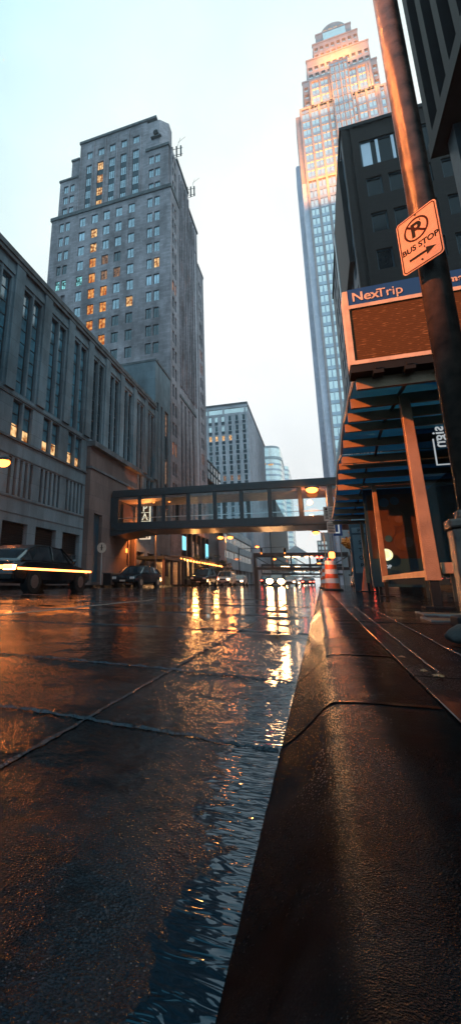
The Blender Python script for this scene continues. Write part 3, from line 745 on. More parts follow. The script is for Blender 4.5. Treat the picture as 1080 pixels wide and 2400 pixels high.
# small glass link and low white building further down the left
gk = thing('glass_link', 'small green glass link building projecting beyond the hotel tower', 'building', (X, 82, 0))
w = MB(); w.box(X-6, X+.0, 77.3, 88.3, 18.6, 21.8)
obj('body', w, 'pane_deep', gk); bm = MB()
for z in (18.4, 20.1, 21.8): bm.box(X-6.1, X+.12, 77.2, 88.4, z, z+.2)
for y in (79.5, 81.8, 84, 86.2): bm.box(X-.05, X+.1, y, y+.12, 18.6, 21.8)
obj('frame', bm, 'slate', gk); obj('wall', MB().box(X-16, X-1, 77.3, 90, 0, 18.4), 'slate', gk)
wb = thing('white_office', 'low white office building with dark window bands beyond the crossing', 'building', (X, 110, 0))
w = MB(); w.box(X-16, X-.5, 92, 131, .1, 11.3)
for z0, z1 in ((3.2, 5.3), (7.0, 8.6), (10.4, 12.0)): w.box(X-16.01, X, 91.5, 131.3, z0, z1)
for y in (91.5, 97, 102.5, 108, 113.5, 119, 124.5, 130.8): w.fb('E', X, y, y+.5, .1, 3.2, -.5, 0)
obj('wall', w, 'concrete_pale', wb)
for z0, z1 in ((5.32, 6.98), (8.62, 10.38)):
    for q in range(7):
        window(wb, 'E', X, 92+5.55*q, 97.3+5.55*q, z0, z1, .35, 'pane_dark', 3, 1)
obj('shop_glass', MB().box(X-.55, X-.48, 92, 131, .2, 3.2), 'pane_dark', wb)
obj('wall_panel', MB().fb('F', 91.45, -21.5, -17.7, 3.3, 8.4, 0, .06), 'warm_stone', wb)
obj('window', MB().fb('F', 91.45, -21, -17.9, 8.7, 10.3, -.03, .02), 'pane_dark', wb)

# mid block office building
ob = thing('office_block', 'grey office block with white framed windows in the middle distance left of the street', 'building', (X, 150, 0))
YF2 = 134.7; w = MB(); w.box(-33, -17.95, YF2+.5, 184.5, 0, 55.6)
oc = [(-32.1, -31.0), (-29.95, -28.85), (-27.95, -26.85), (-25.8, -24.7), (-23.6, -22.5), (-21.4, -20.3), (-19.2, -18.1)]
orow = [(52.2-3.27*k-1.9, 52.2-3.27*k) for k in range(15)]
wallgrid(w, 'F', YF2, -33, -17.4, 0, 52.9, oc, [(a-1.1, c) for a, c in orow], .5)
w.fb('F', YF2, -33, -17.4, 54.6, 55.6, -.5, 0); 
for a in (-33, -25.6+7.7-.5, -25.3, -30.5+.2): w.fb('F', YF2, a, a+.45, 52.9, 54.6, -.5, 0)
rx = random.Random(4)
for k in range(24): 
    a = YF2+.5+2.07*k; w.fb('E', -17.95, a, a+1.2, 0, 55.6, 0, .45)
w.box(-17.95, -17.7, YF2+.6, 184.4, 0, 55.5)
obj('wall', w, 'office_stone', ob)
obj('parapet', MB().box(-33.2, -17.3, YF2-.2, 184.7, 55.6, 56.2), 'ledge', ob)
obj('top_glazing', MB().fb('F', YF2, -32.9, -17.5, 52.9, 54.6, -.4, -.3), 'pane_sky', ob)
sp_ = MB()
for q, (a, c) in enumerate(oc):
    for k, (z0, z1) in enumerate(orow[:11]):
        g = 'pane_deep'
        if k == 0 and q < 4: g = 'pane_sky'
        if k == 1 and q in (1, 3): g = 'pane_sky'
        if k == 2 and q < 5 and q > 0: g = 'lit_warm'
        if k == 6 and q in (3, 4, 5): g = 'lit_dim'
        window(ob, 'F', YF2, a, c, z0, z1, .3, g, 1, 1, 'frame_pale', .14)
        sp_.fb('F', YF2, a, c, z0-1.1, z0, -.4, -.25)
o = obj('spandrel', sp_, 'teal_panel', ob)

# dark slab beyond and the far glass tower
sl = thing('slab_building', 'dark slab building beyond the office block seen under the skyway', 'building', (X, 220, 0))
w = MB(); w.box(-40, -17.6, 186, 300, 0, 38)
for k in range(38): w.fb('E', -17.6, 186.5+3*k, 187.7+3*k, 0, 37.8, 0, .4)
obj('wall', w, 'slate', sl); obj('coping', MB().box(-40, -17.1, 185.8, 300, 38, 38.8), 'ledge', sl)
o = MB()
for k in range(12):
    for q in range(6):
        if random.random() < .3: o.fb('E', -17.6, 187.8+6*k, 189.2+6*k, 6+5*q, 8.3+5*q, .0, .05)
obj('lit_window', o, 'lit_dim', sl)
gt = thing('glass_tower', 'pale rounded glass tower rising beyond the office block', 'building', (X, 330, 0))
def rr(x0, x1, y0, y1, r, n=6):
    pts = []
    for cx, cy, a0 in ((x1-r, y0+r, -90), (x1-r, y1-r, 0), (x0+r, y1-r, 90), (x0+r, y0+r, 180)):
        for k in range(n+1):
            a = R(a0+90*k/n); pts.append((cx+r*math.cos(a), cy+r*math.sin(a)))
    return pts
w = MB(); w.prism(rr(-50, -19.0, 310, 350, 8), 'z', 0, 92); obj('curtain_wall', w, 'pane_sky', gt)
bd = MB()
for z in range(4, 88, 4): bd.prism(rr(-50.1, -18.9, 309.9, 350.1, 8), 'z', z, z+1.3)
obj('floor_band', bd, 'pane_band', gt)
obj('crown', MB().prism(rr(-50.3, -18.7, 309.7, 350.3, 8), 'z', 84, 86).prism(rr(-49, -20, 311, 349, 7), 'z', 92, 94), 'concrete_pale', gt)
obj('lit_window', MB().fb('F', 309.6, -34, -29, 80, 81, 0, .2).fb('F', 309.6, -27.5, -24, 79.5, 80.4, 0, .2), 'lit_warm', gt)
gt2 = thing('glass_annex', 'lower pale glass annex stepping down beside the rounded glass tower', 'building', (X, 400, 0))
obj('curtain_wall', MB().prism(rr(-45, -17.5, 380, 430, 6), 'z', 0, 96), 'pane_sky', gt2)
bd = MB()
for z in range(4, 94, 4): bd.prism(rr(-45.1, -17.4, 379.9, 430.1, 6), 'z', z, z+1.4)
obj('floor_band', bd, 'pane_band', gt2)
fb_ = thing('distant_block', 'small distant blue building at the end of the street right of the glass tower', 'building', (1, 480, 0))
obj('wall', MB().box(0, 12, 480, 500, 0, 42).box(4, 14, 482, 500, 42, 50), 'slate', fb_)
o = MB()
for k in range(7):
    for q in range(3): o.box(1+3*q, 3+3*q, 479.8, 480, 8+5*k, 11+5*k)
obj('window', o, 'pane_sky', fb_)

# ------------------------------------------------------------------ the tall landmark tower right of the street
lt = thing('skyscraper', 'very tall stepped skyscraper with orange floodlit stone crown', 'building', (24, 170, 0))
st = MB(); sf_ = MB(); glm = MB(); spm = MB()
def tier(x0, x1, y0, y1, z0, z1, pw=.75, bay=3.45, first=None, rowh=4.15, pd_=.55, top=1.0, mull=True, side=True, off=0.):
    """stone piers over a glazed core with spandrel bands"""
    glm.box(x0+.5, x1-.5, y0+.5, y1-.5, z0, z1)
    x = x0; 
    while x < x1-.4:
        st.box(x, min(x+pw, x1), y0-.05, y0+.5, z0, z1+top*.4); x += bay
    st.box(x1-pw, x1, y0-.04, y0+.5, z0, z1+top*.4)
    z = z0
    while z < z1-1:
        spm.box(x0+.1, x1-.1, y0+.22, y0+.5, z, z+1.25); z += rowh
    if mull:
        x = x0+pw
        while x < x1-1.5:
            xm = x+(bay-pw)/2; spm.box(xm-.12, xm+.12, y0+.18, y0+.5, z0, z1)
            x += bay
    st.box(x0, x1, y0, y1, z1, z1+top)
    if side:
        y = y0+.5
        while y < y1-.5:
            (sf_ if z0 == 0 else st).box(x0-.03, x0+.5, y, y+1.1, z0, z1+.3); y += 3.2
        z = z0
        while z < z1-1:
            spm.box(x0+.2, x0+.5, y0+.5, y1, z, z+1.25); z += rowh
        st.box(x1-.5, x1+.03, y0+.5, y1, z0, z1)
tier(7.3, 41, 150, 190, 0, 150)
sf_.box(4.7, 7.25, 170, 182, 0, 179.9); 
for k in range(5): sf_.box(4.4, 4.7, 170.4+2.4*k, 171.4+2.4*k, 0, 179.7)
tier(7.3, 36.5, 150, 188, 151, 186, side=False)
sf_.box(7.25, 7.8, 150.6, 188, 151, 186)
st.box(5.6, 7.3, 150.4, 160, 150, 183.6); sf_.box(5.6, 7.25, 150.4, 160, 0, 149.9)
tier(12.0, 34.6, 149.2, 186, 186, 198.2, first=None)
tier(34.7, 40.4, 150.5, 180, 151, 186)
# grey centre bay
tier(19.8, 26.6, 147.6, 150, 60, 202.5, pw=.35, bay=1.7, pd_=.3, top=.6, side=False)
for k, (x0, x1, y0, z0, z1) in enumerate(((9.6, 37.8, 153, 186, 204), (12.0, 36.0, 153.6, 204.7, 216), (15.3, 33.0, 155, 216.7, 226), (17.2, 31.3, 157, 226.7, 234))):
    n_ = int((x1-x0)/2.2); bw_ = (x1-x0)/n_
    cs_ = [(x0+bw_*q+.55, x0+bw_*(q+1)-.35) for q in range(n_)]
    rs_ = [(z0+3.9*q+1.2, z0+3.9*q+3.4) for q in range(int((z1-z0)/3.9))]
    st.box(x0+.1, x1-.1, y0+1.2, 184-3*k, z0, z1-.5); wallgrid(st, 'F', y0, x0, x1, z0, z1, cs_, rs_, .6)
    glm.box(x0+.3, x1-.3, y0+.62, y0+1.1, z0, z1-.6); st.box(x0-.2, x1+.2, y0-.2, y0+1, z1, z1+.7)
    st.box(x0, x0+.55, y0+.61, 184-3*k, z0, z1)
# flared shoulders, arched crown
arch = [(24.6+5.2*math.cos(R(a)), 234.6+6.0*math.sin(R(a))) for a in range(0, 181, 15)]
st.prism(arch+[(19.3, 234.5), (29.9, 234.5)][::1], 'y', 158.5, 170)
obj('wall', st, 'warm_stone', lt); obj('side_wall', sf_, 'shade_lift_stone', lt)
o = obj('curtain_wall', glm, 'pane_sky', lt)
o = obj('spandrel', spm, 'pane_band', lt)
cw = MB(); cw.box(20.0, 29.0, 156.6, 156.99, 228.2, 233.4); obj('crown_window', cw, 'pane_sky', lt)
cl = MB()
for k in range(4): cl.box(20.6+2.1*k, 22.0+2.1*k, 158.2, 158.5, 235.2, 237.2)
obj('crown_light', cl, 'lit_warm', lt)
# the hundred windows that show largest
cnt = 0
for (x0, x1) in ((8.1, 9.25), (9.5, 10.7), (11.55, 12.7), (12.95, 14.1), (15.0, 16.15)):
    for k in range(20):
        z = 4.15*(k+16)+1.27
        if z > 148: break
        window(lt, 'F', 150, x0, x1, z, z+2.8, -.0+.42, 'pane_sky', 1, 1, 'pane_band', .09); cnt += 1

# ------------------------------------------------------------------ dark brick building, right
db = thing('brick_building', 'dark brown brick building right of the street in front of the skyscraper', 'building', (8, 36, 0))
XW = 5.03; YD = 35.5; w = MB(); T = .4
w.box(XW+T, 20, YD+T, 62, 0, 40.3)
cd = [(6.5, 7.72), (8.22, 9.45), (10.2, 11.4), (12.1, 13.3)]
rd = [(34.45-3.68*k-1.95, 34.45-3.68*k) for k in range(9)]
wallgrid(w, 'F', YD, XW, 14, 0, 35.4, cd, rd, T)
wallgrid(w, 'F', YD, XW, 14, 35.4, 40.3, [(6.36, 13)], [(35.75, 38.6)], T)
w.fb('F', YD, 14, 20, 0, 40.3, -T, 0)
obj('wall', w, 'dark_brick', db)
obj('brick_pier', MB().fb('F', YD, XW, XW+.45, 0, 40.3, 0, .12).fb('F', YD, 5.75, 6.0, 0, 40.3, 0, .08), 'dark_brick', db)
obj('coping', MB().box(XW-.15, 20, YD-.15, 62, 40.3, 40.65), 'charcoal', db)
w = MB(); ycs = [(36.6+2.6*k, 37.9+2.6*k) for k in range(9)]
wallgrid(w, 'W', XW, YD+T, 62, 0, 40.3, ycs, [(4+3.68*k, 6.6+3.68*k) for k in range(10)], T)
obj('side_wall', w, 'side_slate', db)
for a, c in ycs:
    for k in range(4, 10): window(db, 'W', XW, a, c, 4+3.68*k, 6.6+3.68*k, .3, 'pane_dark', 1, 1)
for (a, c) in cd:
    for (z0, z1) in rd[:5]:
        window(db, 'F', YD, a, c, z0, z1, .28, 'night_pane', 1, 1, 'teal_panel', .10)
window(db, 'F', YD, 6.36, 13, 35.75, 38.6, .25, 'night_pane', 1, 1, 'teal_panel', .12, name='wide_window')
obj('blind', MB().fb('F', YD, 6.5, 7.25, 35.9, 38.45, -.215, -.205).fb('F', YD, 7.62, 7.85, 35.9, 38.45, -.215, -.1).fb('F', YD, 8.86, 9.08, 35.9, 38.45, -.215, -.1).fb('F', YD, 10.1, 10.3, 35.9, 38.45, -.215, -.1), 'pane_band', db)
by = MB(); by.box(4.62, XW-.005, 37, 47, 27.5, 38.6)
obj('bay', by, 'charcoal', db)
obj('bay_trim', MB().box(4.55, 4.62, 46.2, 47.0, 28, 38.3), 'frame_pale', db)

# near right building: fins above a deep soffit
nb = thing('finned_building', 'dark building at the right edge with vertical fins above a deep overhang', 'building', (6, 10, 0))
XN = 4.9; w = MB()
w.box(XN+.5, 16, -6, 15.0, 15.5, 46)
obj('upper_wall', w, 'teal_panel', nb)
for k in range(8):
    y = 14.6-1.15*k
    f = MB(); f.fb('W', XN, y, y+.42, 15.2, 46, -.5, .0); obj('fin', f, 'charcoal', nb)
for k in range(7):
    y = 14.6-1.15*k-.6
    obj('glazing_strip', MB().fb('W', XN, y, y+.12, 16.2, 44, -.5, -.18), 'pane_mid', nb)
obj('soffit', MB().box(XN-.05, 16, -6, 15.05, 14.9, 15.49), 'charcoal', nb)
obj('lower_wall', MB().box(8.5, 16, -6, 15.2, 0, 14.89), 'charcoal', nb)
for y in (14.2, 9.5, 4.5): obj('column', MB().box(XN+.35, XN+1.0, y-.35, y+.35, .11, 14.89), 'slate', nb)
for k, (y, z0, z1) in enumerate(((12.3, 8.2, 11.8), (10.8, 8.2, 11.8), (12.3, 4.2, 7.8), (10.8, 4.2, 7.8), (9.3, 8.2, 11.8), (9.3, 4.2, 7.8))):
    window(nb, 'W', 8.5, y, y+1.35, z0, z1, -.12, 'pane_sky', 1, 1, 'teal_panel', .12)
lf = thing('low_shopfront', 'low dark shopfront behind the bus shelter', 'building', (7, 25, 0))
obj('wall', MB().box(6.2, 14, 15.9, 35.2, 0, 6.2), 'charcoal', lf)
for k in range(7): window(lf, 'W', 6.2, 16.2+2.6*k, 18.5+2.6*k, .5, 4.2, -.12, 'pane_dark', 2, 1)
obj('lit_strip', MB().fb('W', 6.2, 18, 33, 4.6, 4.7, 0, .1), 'lit_dim', lf)
pb = thing('pale_colonnade', 'pale ribbed stone building seen under the skyway on the right side of the street', 'building', (8, 80, 0))
w = MB(); w.box(6.8, 20, 64, 140, 0, 30)
for k in range(24): w.fb('W', 6.8, 64.2+3*k, 65.4+3*k, 0, 30, 0, .8)
obj('wall', w, 'concrete_pale', pb); obj('glazing', MB().box(6.72, 6.79, 64, 140, 4, 29), 'pane_deep', pb)

# ------------------------------------------------------------------ skyways
sk = thing('skyway', 'dark steel and glass skyway bridge crossing the street nearest the camera', 'skyway', (-6, 38, 4.6))
YA, YB = 36.0, 40.0; xl, xr = -16.9, 4.9
r_ = MB(); r_.box(xl, xr, YA-.1, YB+.1, 7.62, 8.12).box(xl, xr, YA+.0, YB, 8.12, 8.25)
obj('roof', r_, 'steel_dark', sk, bevel=.03)
obj('floor_deck', MB().box(xl, xr, YA-.06, YB+.06, 4.72, 5.34), 'steel_dark', sk)
sf = MB()
for k in range(24): sf.box(xl+.9*k+.02, min(xl+.9*(k+1)-.02, xr), YA+.06, YB-.06, 4.64, 4.715)
obj('soffit', sf, 'soffit_brown', sk)
obj('haunch', MB().prism([(-17.0, 4.71), (-17.0, 4.2), (-16.0, 4.32), (-15.0, 4.5), (-13.9, 4.63), (-13.5, 4.71)], 'y', YA, YB), 'steel_dark', sk)
obj('end_wall', MB().box(-17.04, -16.3, YA-.05, YB+.05, 5.34, 7.62), 'steel_dark', sk)
px = [-14.28, -12.06, -9.88, -7.63, -5.46, -3.25, -.97, 1.25, 3.4]
for x in px:
    for y in (YA, YB): obj('post', MB().box(x-.15, x+.15, y-.07, y+.07, 5.34, 7.62), 'steel_dark', sk)
edges = [-16.3]+px+[4.9]
for a, c in zip(edges, edges[1:]):
    for y in (YA, YB):
        obj('pane', MB().box(a+(.15 if a > -16 else 0), c-(.15 if c < 4 else 0), y-.015, y+.015, 5.34, 7.62), 'bridge_glass', sk)
obj('handrail', MB().box(-16.3, xr, YA+.15, YA+.20, 5.72, 5.78).box(-16.3, xr, YB-.20, YB-.15, 5.72, 5.78), 'alu_light', sk)
obj('ceiling', MB().box(-16.3, xr, YA+.1, YB-.1, 7.38, 7.61), 'ceiling_red', sk)
obj('carpet', MB().box(-16.3, xr, YA+.1, YB-.1, 5.341, 5.37), 'floor_pale', sk)
for k in range(3): obj('ceiling_lamp', MB().tube((-15.2+1.5*k, 38, 7.33), (-15.2+1.5*k, 38, 7.375), .10, n=10), 'sodium_soft', sk)
obj('door', MB().box(-16.25, -16.2, 36.9, 39.2, 5.37, 7.2), 'soffit_brown', sk)
obj('lit_bench', MB().box(-13.9, -12.3, YB-.7, YB-.2, 5.4, 5.62), 'sign_warm', sk)

def skyway2(Y, z0, z1, xa, xb, label, leg=True, pyr=False, name='skyway'):
    s = thing(name, label, 'skyway', ((xa+xb)/2, Y, z0))
    obj('roof', MB().box(xa, xb, Y, Y+4, z1-.7, z1), 'steel_dark', s)
    obj('floor_deck', MB().box(xa, xb, Y, Y+4, z0, z0+.5), 'steel_dark', s)
    n = 5
    for k in range(n+1):
        x = xa+(xb-xa)*k/n; obj('post', MB().box(x-.15, x+.15, Y+.01, Y+.2, z0+.5, z1-.7), 'steel_dark', s)
    for k in range(n):
        x = xa+(xb-xa)*k/n; x2 = xa+(xb-xa)*(k+1)/n
        a = (x, Y+.1, z1-.7) if k < n/2 else (x, Y+.1, z0+.5); c = (x2, Y+.1, z0+.5) if k < n/2 else (x2, Y+.1, z1-.7)
        obj('brace', MB().tube(a, c, .09, n=6), 'steel_dark', s)
    obj('glazing', MB().box(xa+.2, xb-.2, Y+3.7, Y+3.75, z0+.5, z1-.7), 'bridge_glass', s)
    if leg: obj('column', MB().box(xa-.3, xa+.5, Y, Y+1.5, 0, z0).box(xa-.3, xa+.0, Y+.1, Y+3.9, z0, z1), 'steel_dark', s)
    obj('ceiling_lamp', MB().box(xa+6, xa+9, Y+1, Y+1.4, z1-.78, z1-.72).box(xa+10, xa+11.5, Y+1, Y+1.4, z1-.78, z1-.72), 'head_soft', s)
    if pyr:
        m = MB(); i = 0; cx = xa+8.3
        m.v += [(cx-2.3, Y+.5, z1), (cx+2.3, Y+.5, z1), (cx+2.3, Y+3.5, z1), (cx-2.3, Y+3.5, z1), (cx, Y+2, z1+1.6)]
        m.f += [(0, 3, 2, 1), (0, 1, 4), (1, 2, 4), (2, 3, 4), (3, 0, 4)]
        obj('skylight', m, 'concrete_pale', s)
    return s
skyway2(98, 3.1, 6.5, -12.6, 5.6, 'second skyway with diagonal braces and a pyramid skylight beyond the crossing', pyr=True)
skyway2(150, 3.0, 6.3, -17.3, 7.2, 'third skyway low over the street far beyond the braced one', leg=False)
skyway2(230, 3.2, 6.8, -17.3, 7.2, 'farthest skyway at the end of the street', leg=False)

# ------------------------------------------------------------------ bus shelter
sh = thing('bus_shelter', 'long bus shelter with slatted glass roof and leaning orange lit posts', 'shelter', (1.2, 9, KZ))
by_ = [(5.16, 2.60), (6.02, 2.70), (6.62, 2.72), (7.34, 2.80), (8.09, 2.76), (8.75, 2.64), (9.05, 2.68), (9.9, 2.80), (10.6, 2.74), (11.25, 2.62), (12.4, 2.58), (13.2, 2.52), (14.3, 2.5), (15.6, 2.5), (17.0, 2.5)]
for k, (y, z) in enumerate(by_):
    zz = z
    obj('beam', MB().box(.56, 2.9, y, y+.05, zz-.13, zz), 'steel_paint', sh)
for k in range(len(by_)-1):
    (ya, za), (yb, zb) = by_[k], by_[k+1]
    if yb-ya < .4: continue
    m = MB(); m.v += [(.57, ya+.02, za+.06), (2.9, ya+.02, za+.06), (2.9, yb, zb+.05), (.57, yb, zb+.05), (.57, ya+.02, za+.075), (2.9, ya+.02, za+.075), (2.9, yb, zb+.065), (.57, yb, zb+.065)]
    m.f += [(0, 3, 2, 1), (4, 5, 6, 7), (0, 1, 5, 4), (1, 2, 6, 5), (2, 3, 7, 6), (3, 0, 4, 7)]
    obj('roof_panel', m, 'roof_glass', sh)
    cl = MB(); ym = (ya+yb)/2; zm = (za+zb)/2+.04
    for x in (.64, 1.18): cl.box(x, x+.09, ym-.015, ym+.015, zm-.015, zm+.012)
    obj('clamp', cl, 'charcoal', sh)
rl = MB()
for (ya, za), (yb, zb) in zip(by_, by_[1:]): rl.tube((.555, ya, za+.05), (.555, yb, zb+.05), .018, n=6)
obj('edge_rail', rl, 'alu_light', sh)
rl = MB()
for (ya, za), (yb, zb) in zip(by_, by_[1:]): rl.tube((1.12, ya, za-.02), (1.12, yb, zb-.02), .022, n=6)
obj('purlin', rl, 'steel_dark', sh)
def post(x, y, ztop, wd=.07, lean=-.03):
    m = MB(); m.prism([(x-wd, .40), (x+wd, .40), (x+wd+lean, ztop-.12), (x-wd*.45+lean, ztop-.02)], 'y', y-.05, y+.05)
    o = obj('post', m, 'steel_paint', sh, bevel=.006)
    obj('foot', MB().box(x-wd*.6, x+wd*.6, y-.035, y+.035, KZ, .40).box(x-.14, x+.14, y-.12, y+.12, KZ, KZ+.015), 'charcoal', o)
    return o
post(1.20, 6.0, 2.70, .075, -.05); post(1.33, 11.2, 2.60, .06); post(1.45, 14.2, 2.48, .06); post(1.5, 17.0, 2.48, .06)
post(2.55, 6.05, 2.68, .07, 0); post(2.6, 11.2, 2.60, .06, 0)
obj('bottom_rail', MB().box(1.30, 2.5, 6.0, 6.06, .48, .60).box(1.27, 1.33, 6.1, 11.1, .45, .53), 'steel_paint', sh)
obj('cross_rail', MB().box(1.4, 2.55, 11.2, 11.26, .36, .48), 'steel_dark', sh)
obj('glass_wall', MB().box(2.45, 2.47, 5.2, 17, .5, 2.45), 'wall_glass', sh)
obj('glass_wall', MB().box(1.67, 2.42, 8.0, 8.02, .55, 3.3), 'wall_glass', sh)
for x in (1.62, 2.42): obj('wall_mullion', MB().box(x, x+.05, 7.99, 8.04, .2, 3.35), 'steel_dark', sh)
obj('bench', MB().box(1.9, 2.3, 8.3, 10.8, .53, .58).box(1.95, 2.0, 8.5, 8.55, KZ, .53).box(1.95, 2.0, 10.5, 10.55, KZ, .53), 'steel_dark', sh)
# lettering on the side glass, read from behind
SP = Vector((1.2, 9, KZ))
text_obj('lettering', 'rDesign', .24, 'white_text', sh, Matrix.Translation(-SP) @ Matrix(((0, -1, 0, 2.04), (0, 0, 1, 7.97), (-1, 0, 0, 3.22), (0, 0, 0, 1))), .002, .003)
obj('lettering_line', MB().box(1.87, 1.89, 7.965, 7.975, 2.2, 2.62).box(1.87, 2.2, 7.965, 7.975, 2.18, 2.198), 'white_text', sh)

# arrival display on the shelter front
nt_ = thing('arrival_display', 'wide bus arrival display with blue header above the shelter front', 'sign', (1.3, 5, 2.6))
YN = 5.0
obj('housing', MB().box(.50, 2.25, YN+.01, YN+.22, 2.62, 3.62), 'paint_white', nt_, bevel=.01)
fr = MB(); fr.box(.50, .555, YN-.03, YN+.01, 2.69, 3.62).box(.555, 2.25, YN-.03, YN+.01, 2.69, 2.735).box(.555, 2.25, YN-.03, YN+.01, 3.385, 3.43)
obj('frame', fr, 'paint_white', nt_)
obj('header', MB().box(.555, 2.25, YN-.02, YN+.01, 3.432, 3.64), 'header_blue', nt_)
obj('screen', MB().box(.557, 2.25, YN-.01, YN+.009, 2.736, 3.384), 'led_panel', nt_)
NP = Vector((1.3, 5, 2.6))
text_obj('lettering', 'Nex', .16, 'paint_white', nt_, Matrix.Translation(-NP) @ face_mtx((.595, YN-.026, 3.475), (1, 0, 0), (0, 0, 1)), .003, .0024)
text_obj('lettering', 'Trip', .155, 'paint_white', nt_, Matrix.Translation(-NP) @ face_mtx((.852, YN-.026, 3.475), (1, 0, 0), (0, 0, 1)), .003, .0005)
text_obj('lettering', 'metro', .105, 'paint_white', nt_, Matrix.Translation(-NP) @ face_mtx((1.555, YN-.026, 3.50), (1, 0, 0), (0, 0, 1)), .003, .003)
obj('bottom_shade', MB().box(.50, 2.25, YN-.02, YN+.22, 2.60, 2.688), 'charcoal', nt_)
for k in range(5):
    x = .72+.3*k; obj('mount', MB().box(x, x+.10, YN-.05, YN+.1, 2.55, 2.60).box(x+.02, x+.08, YN-.06, YN-.02, 2.60, 2.63), 'charcoal', nt_)

# advertising panel and info pylon
ap = thing('advert_panel', 'orange advertising panel with round shapes at the back of the shelter', 'sign', (1.7, 12.2, KZ))
YP = 12.2
obj('frame', MB().box(1.17, 2.45, YP, YP+.12, .30, 2.75), 'teal_panel', ap)
obj('poster', MB().box(1.24, 2.3, YP-.012, YP-.001, .95, 2.5), 'poster_a', ap)
def disc(cx, cz, r, y, n=20, rz=None):
    rz = rz or r; return MB().prism([(cx+r*math.cos(2*math.pi*k/n), cz+rz*math.sin(2*math.pi*k/n)) for k in range(n)], 'y', y-.006, y)
for k, (cx, cz, r, mt) in enumerate(((1.62, 2.30, .11, 'poster_c'), (1.85, 2.33, .10, 'poster_c'), (1.55, 1.62, .24, 'poster_b'), (1.86, 1.9, .19, 'poster_b'), (1.95, 1.35, .22, 'poster_b'), (2.02, 1.33, .12, 'poster_d'), (1.9, 1.88, .09, 'poster_d'), (1.62, 1.42, .08, 'poster_c'), (1.44, 1.75, .05, 'poster_c'), (1.42, 1.5, .05, 'poster_c'))):
    obj('poster_shape', disc(cx, cz, r, YP-.013-.002*k), mt, ap)
for x in (1.3, 2.2): obj('foot', MB().box(x, x+.06, YP+.02, YP+.1, KZ, .3), 'charcoal', ap)
lg = thing('round_logo_sign', 'round glowing emblem above white lettering in the window behind the shelter', 'sign', (1.9, 11.9, 1))
LP = Vector((1.9, 11.9, 1)); YL = 11.95
obj('emblem', disc(1.505, 1.03, .135, YL, 24), 'logo_lit', lg)
em = MB()
for k in range(12):
    if k % 2: em.box(1.50+.011*(k-6)-.003, 1.50+.011*(k-6)+.003, YL-.012, YL-.007, .95+.004*abs(k-6), 1.12-.004*abs(k-6))
for k in range(14):
    a = R(-70+12*k); em.box(1.505+.115*math.cos(a)-.006, 1.505+.115*math.cos(a)+.006, YL-.012, YL-.007, 1.03+.115*math.sin(a)-.008, 1.03+.115*math.sin(a)+.008)
obj('emblem_mark', em, 'charcoal', lg)
text_obj('lettering', 'JOR', .11, 'white_text', lg, Matrix.Translation(-LP) @ face_mtx((1.41, YL, .72), (1, 0, 0), (0, 0, 1)), .002, .004)
obj('bracket', MB().box(1.46, 1.52, YL, YL+.3, 1.1, 1.13), 'charcoal', lg)
py = thing('info_pylon', 'slim grey information pylon with lettering behind the traffic cone', 'sign', (1.45, 18.6, KZ))
obj('body', MB().box(1.18, 1.78, 18.6, 18.8, KZ, 2.75), 'teal_panel', py, bevel=.02)
obj('face', MB().box(1.26, 1.72, 18.585, 18.6, .75, 2.15), 'pylon_grey', py)
obj('face', MB().box(1.26, 1.72, 18.585, 18.6, 2.22, 2.42), 'pylon_grey', py)
obj('cap_strip', MB().box(1.2, 1.76, 18.58, 18.6, 2.66, 2.72), 'frame_pale', py)
PP = Vector((1.45, 18.6, KZ))
for k, (s_, z, sz) in enumerate((('P', 2.24, .2), ('S', 1.8, .2), ('T', 1.52, .2), ('O', 1.24, .2), ('P', .96, .2))):
    text_obj('lettering', s_, sz, 'charcoal', py, Matrix.Translation(-PP) @ face_mtx((1.50, 18.58, z), (1, 0, 0), (0, 0, 1)), .002, .003, 'CENTER')

# ------------------------------------------------------------------ near pole and parking sign
PX, PY = .978, 3.40
po = thing('lamp_pole', 'thick wet metal lamp pole at the right with the bus stop sign', 'pole', (PX, PY, KZ))
m = MB(); m.tube((PX, PY, .7), (PX+.004, PY, 9.5), .098, .088, n=32)
obj('shaft', m, 'pole_paint', po, smooth=True)
m = MB(); 
pts = lambda r: [(PX+r*math.cos(R(22.5+45*k)), PY+r*math.sin(R(22.5+45*k))) for k in range(8)]
m.prism(pts(.18), 'z', KZ+.06, .70); m.prism(pts(.195), 'z', .701, .76); m.prism(pts(.13), 'z', .761, .82)
obj('base_housing', m, 'pole_paint', po, bevel=.015)
m = MB(); m.prism(pts(.24), 'z', KZ, KZ+.06); obj('base_plate', m, 'charcoal', po, bevel=.01)
obj('arm', MB().tube((PX+.01, PY, 9.4), (-1.6, 3.2, 9.9), .045, .035, n=10), 'pole_paint', po)
obj('lamp_head', MB().box(-2.3, -1.5, 3.05, 3.35, 9.85, 10.02), 'pole_paint', po)
sg = thing('bus_stop_sign', 'square-cornered no parking bus stop sign with black arrow fixed to the lamp pole', 'sign', (.86, 3.14, 2.7))
q = 1.03; A = Vector((.740*q, 3.22*q, 0)); B = Vector((.952*q, 3.01*q, 0)); rt = (B-A).normalized(); up = Vector((0, 0, 1)); nrm = rt.cross(up)
zt_ = .35+2.584*q; zb_ = .35+2.145*q; W_ = (B-A).length; Hh = zt_-zb_
SGP = Vector((.86, 3.14, 2.7))
def sign_mtx(u, v, d=0.): return Matrix.Translation(-SGP) @ face_mtx(tuple(A+rt*u+Vector((0, 0, zb_+v))+nrm*d), rt, up)
def rrect(w, h, r, n=6):
    pts = []
    for cx, cy, a0 in ((w-r, r, -90), (w-r, h-r, 0), (r, h-r, 90), (r, r, 180)):
        for k in range(n+1): a = R(a0+90*k/n); pts.append((cx+r*math.cos(a), cy+r*math.sin(a)))
    return pts
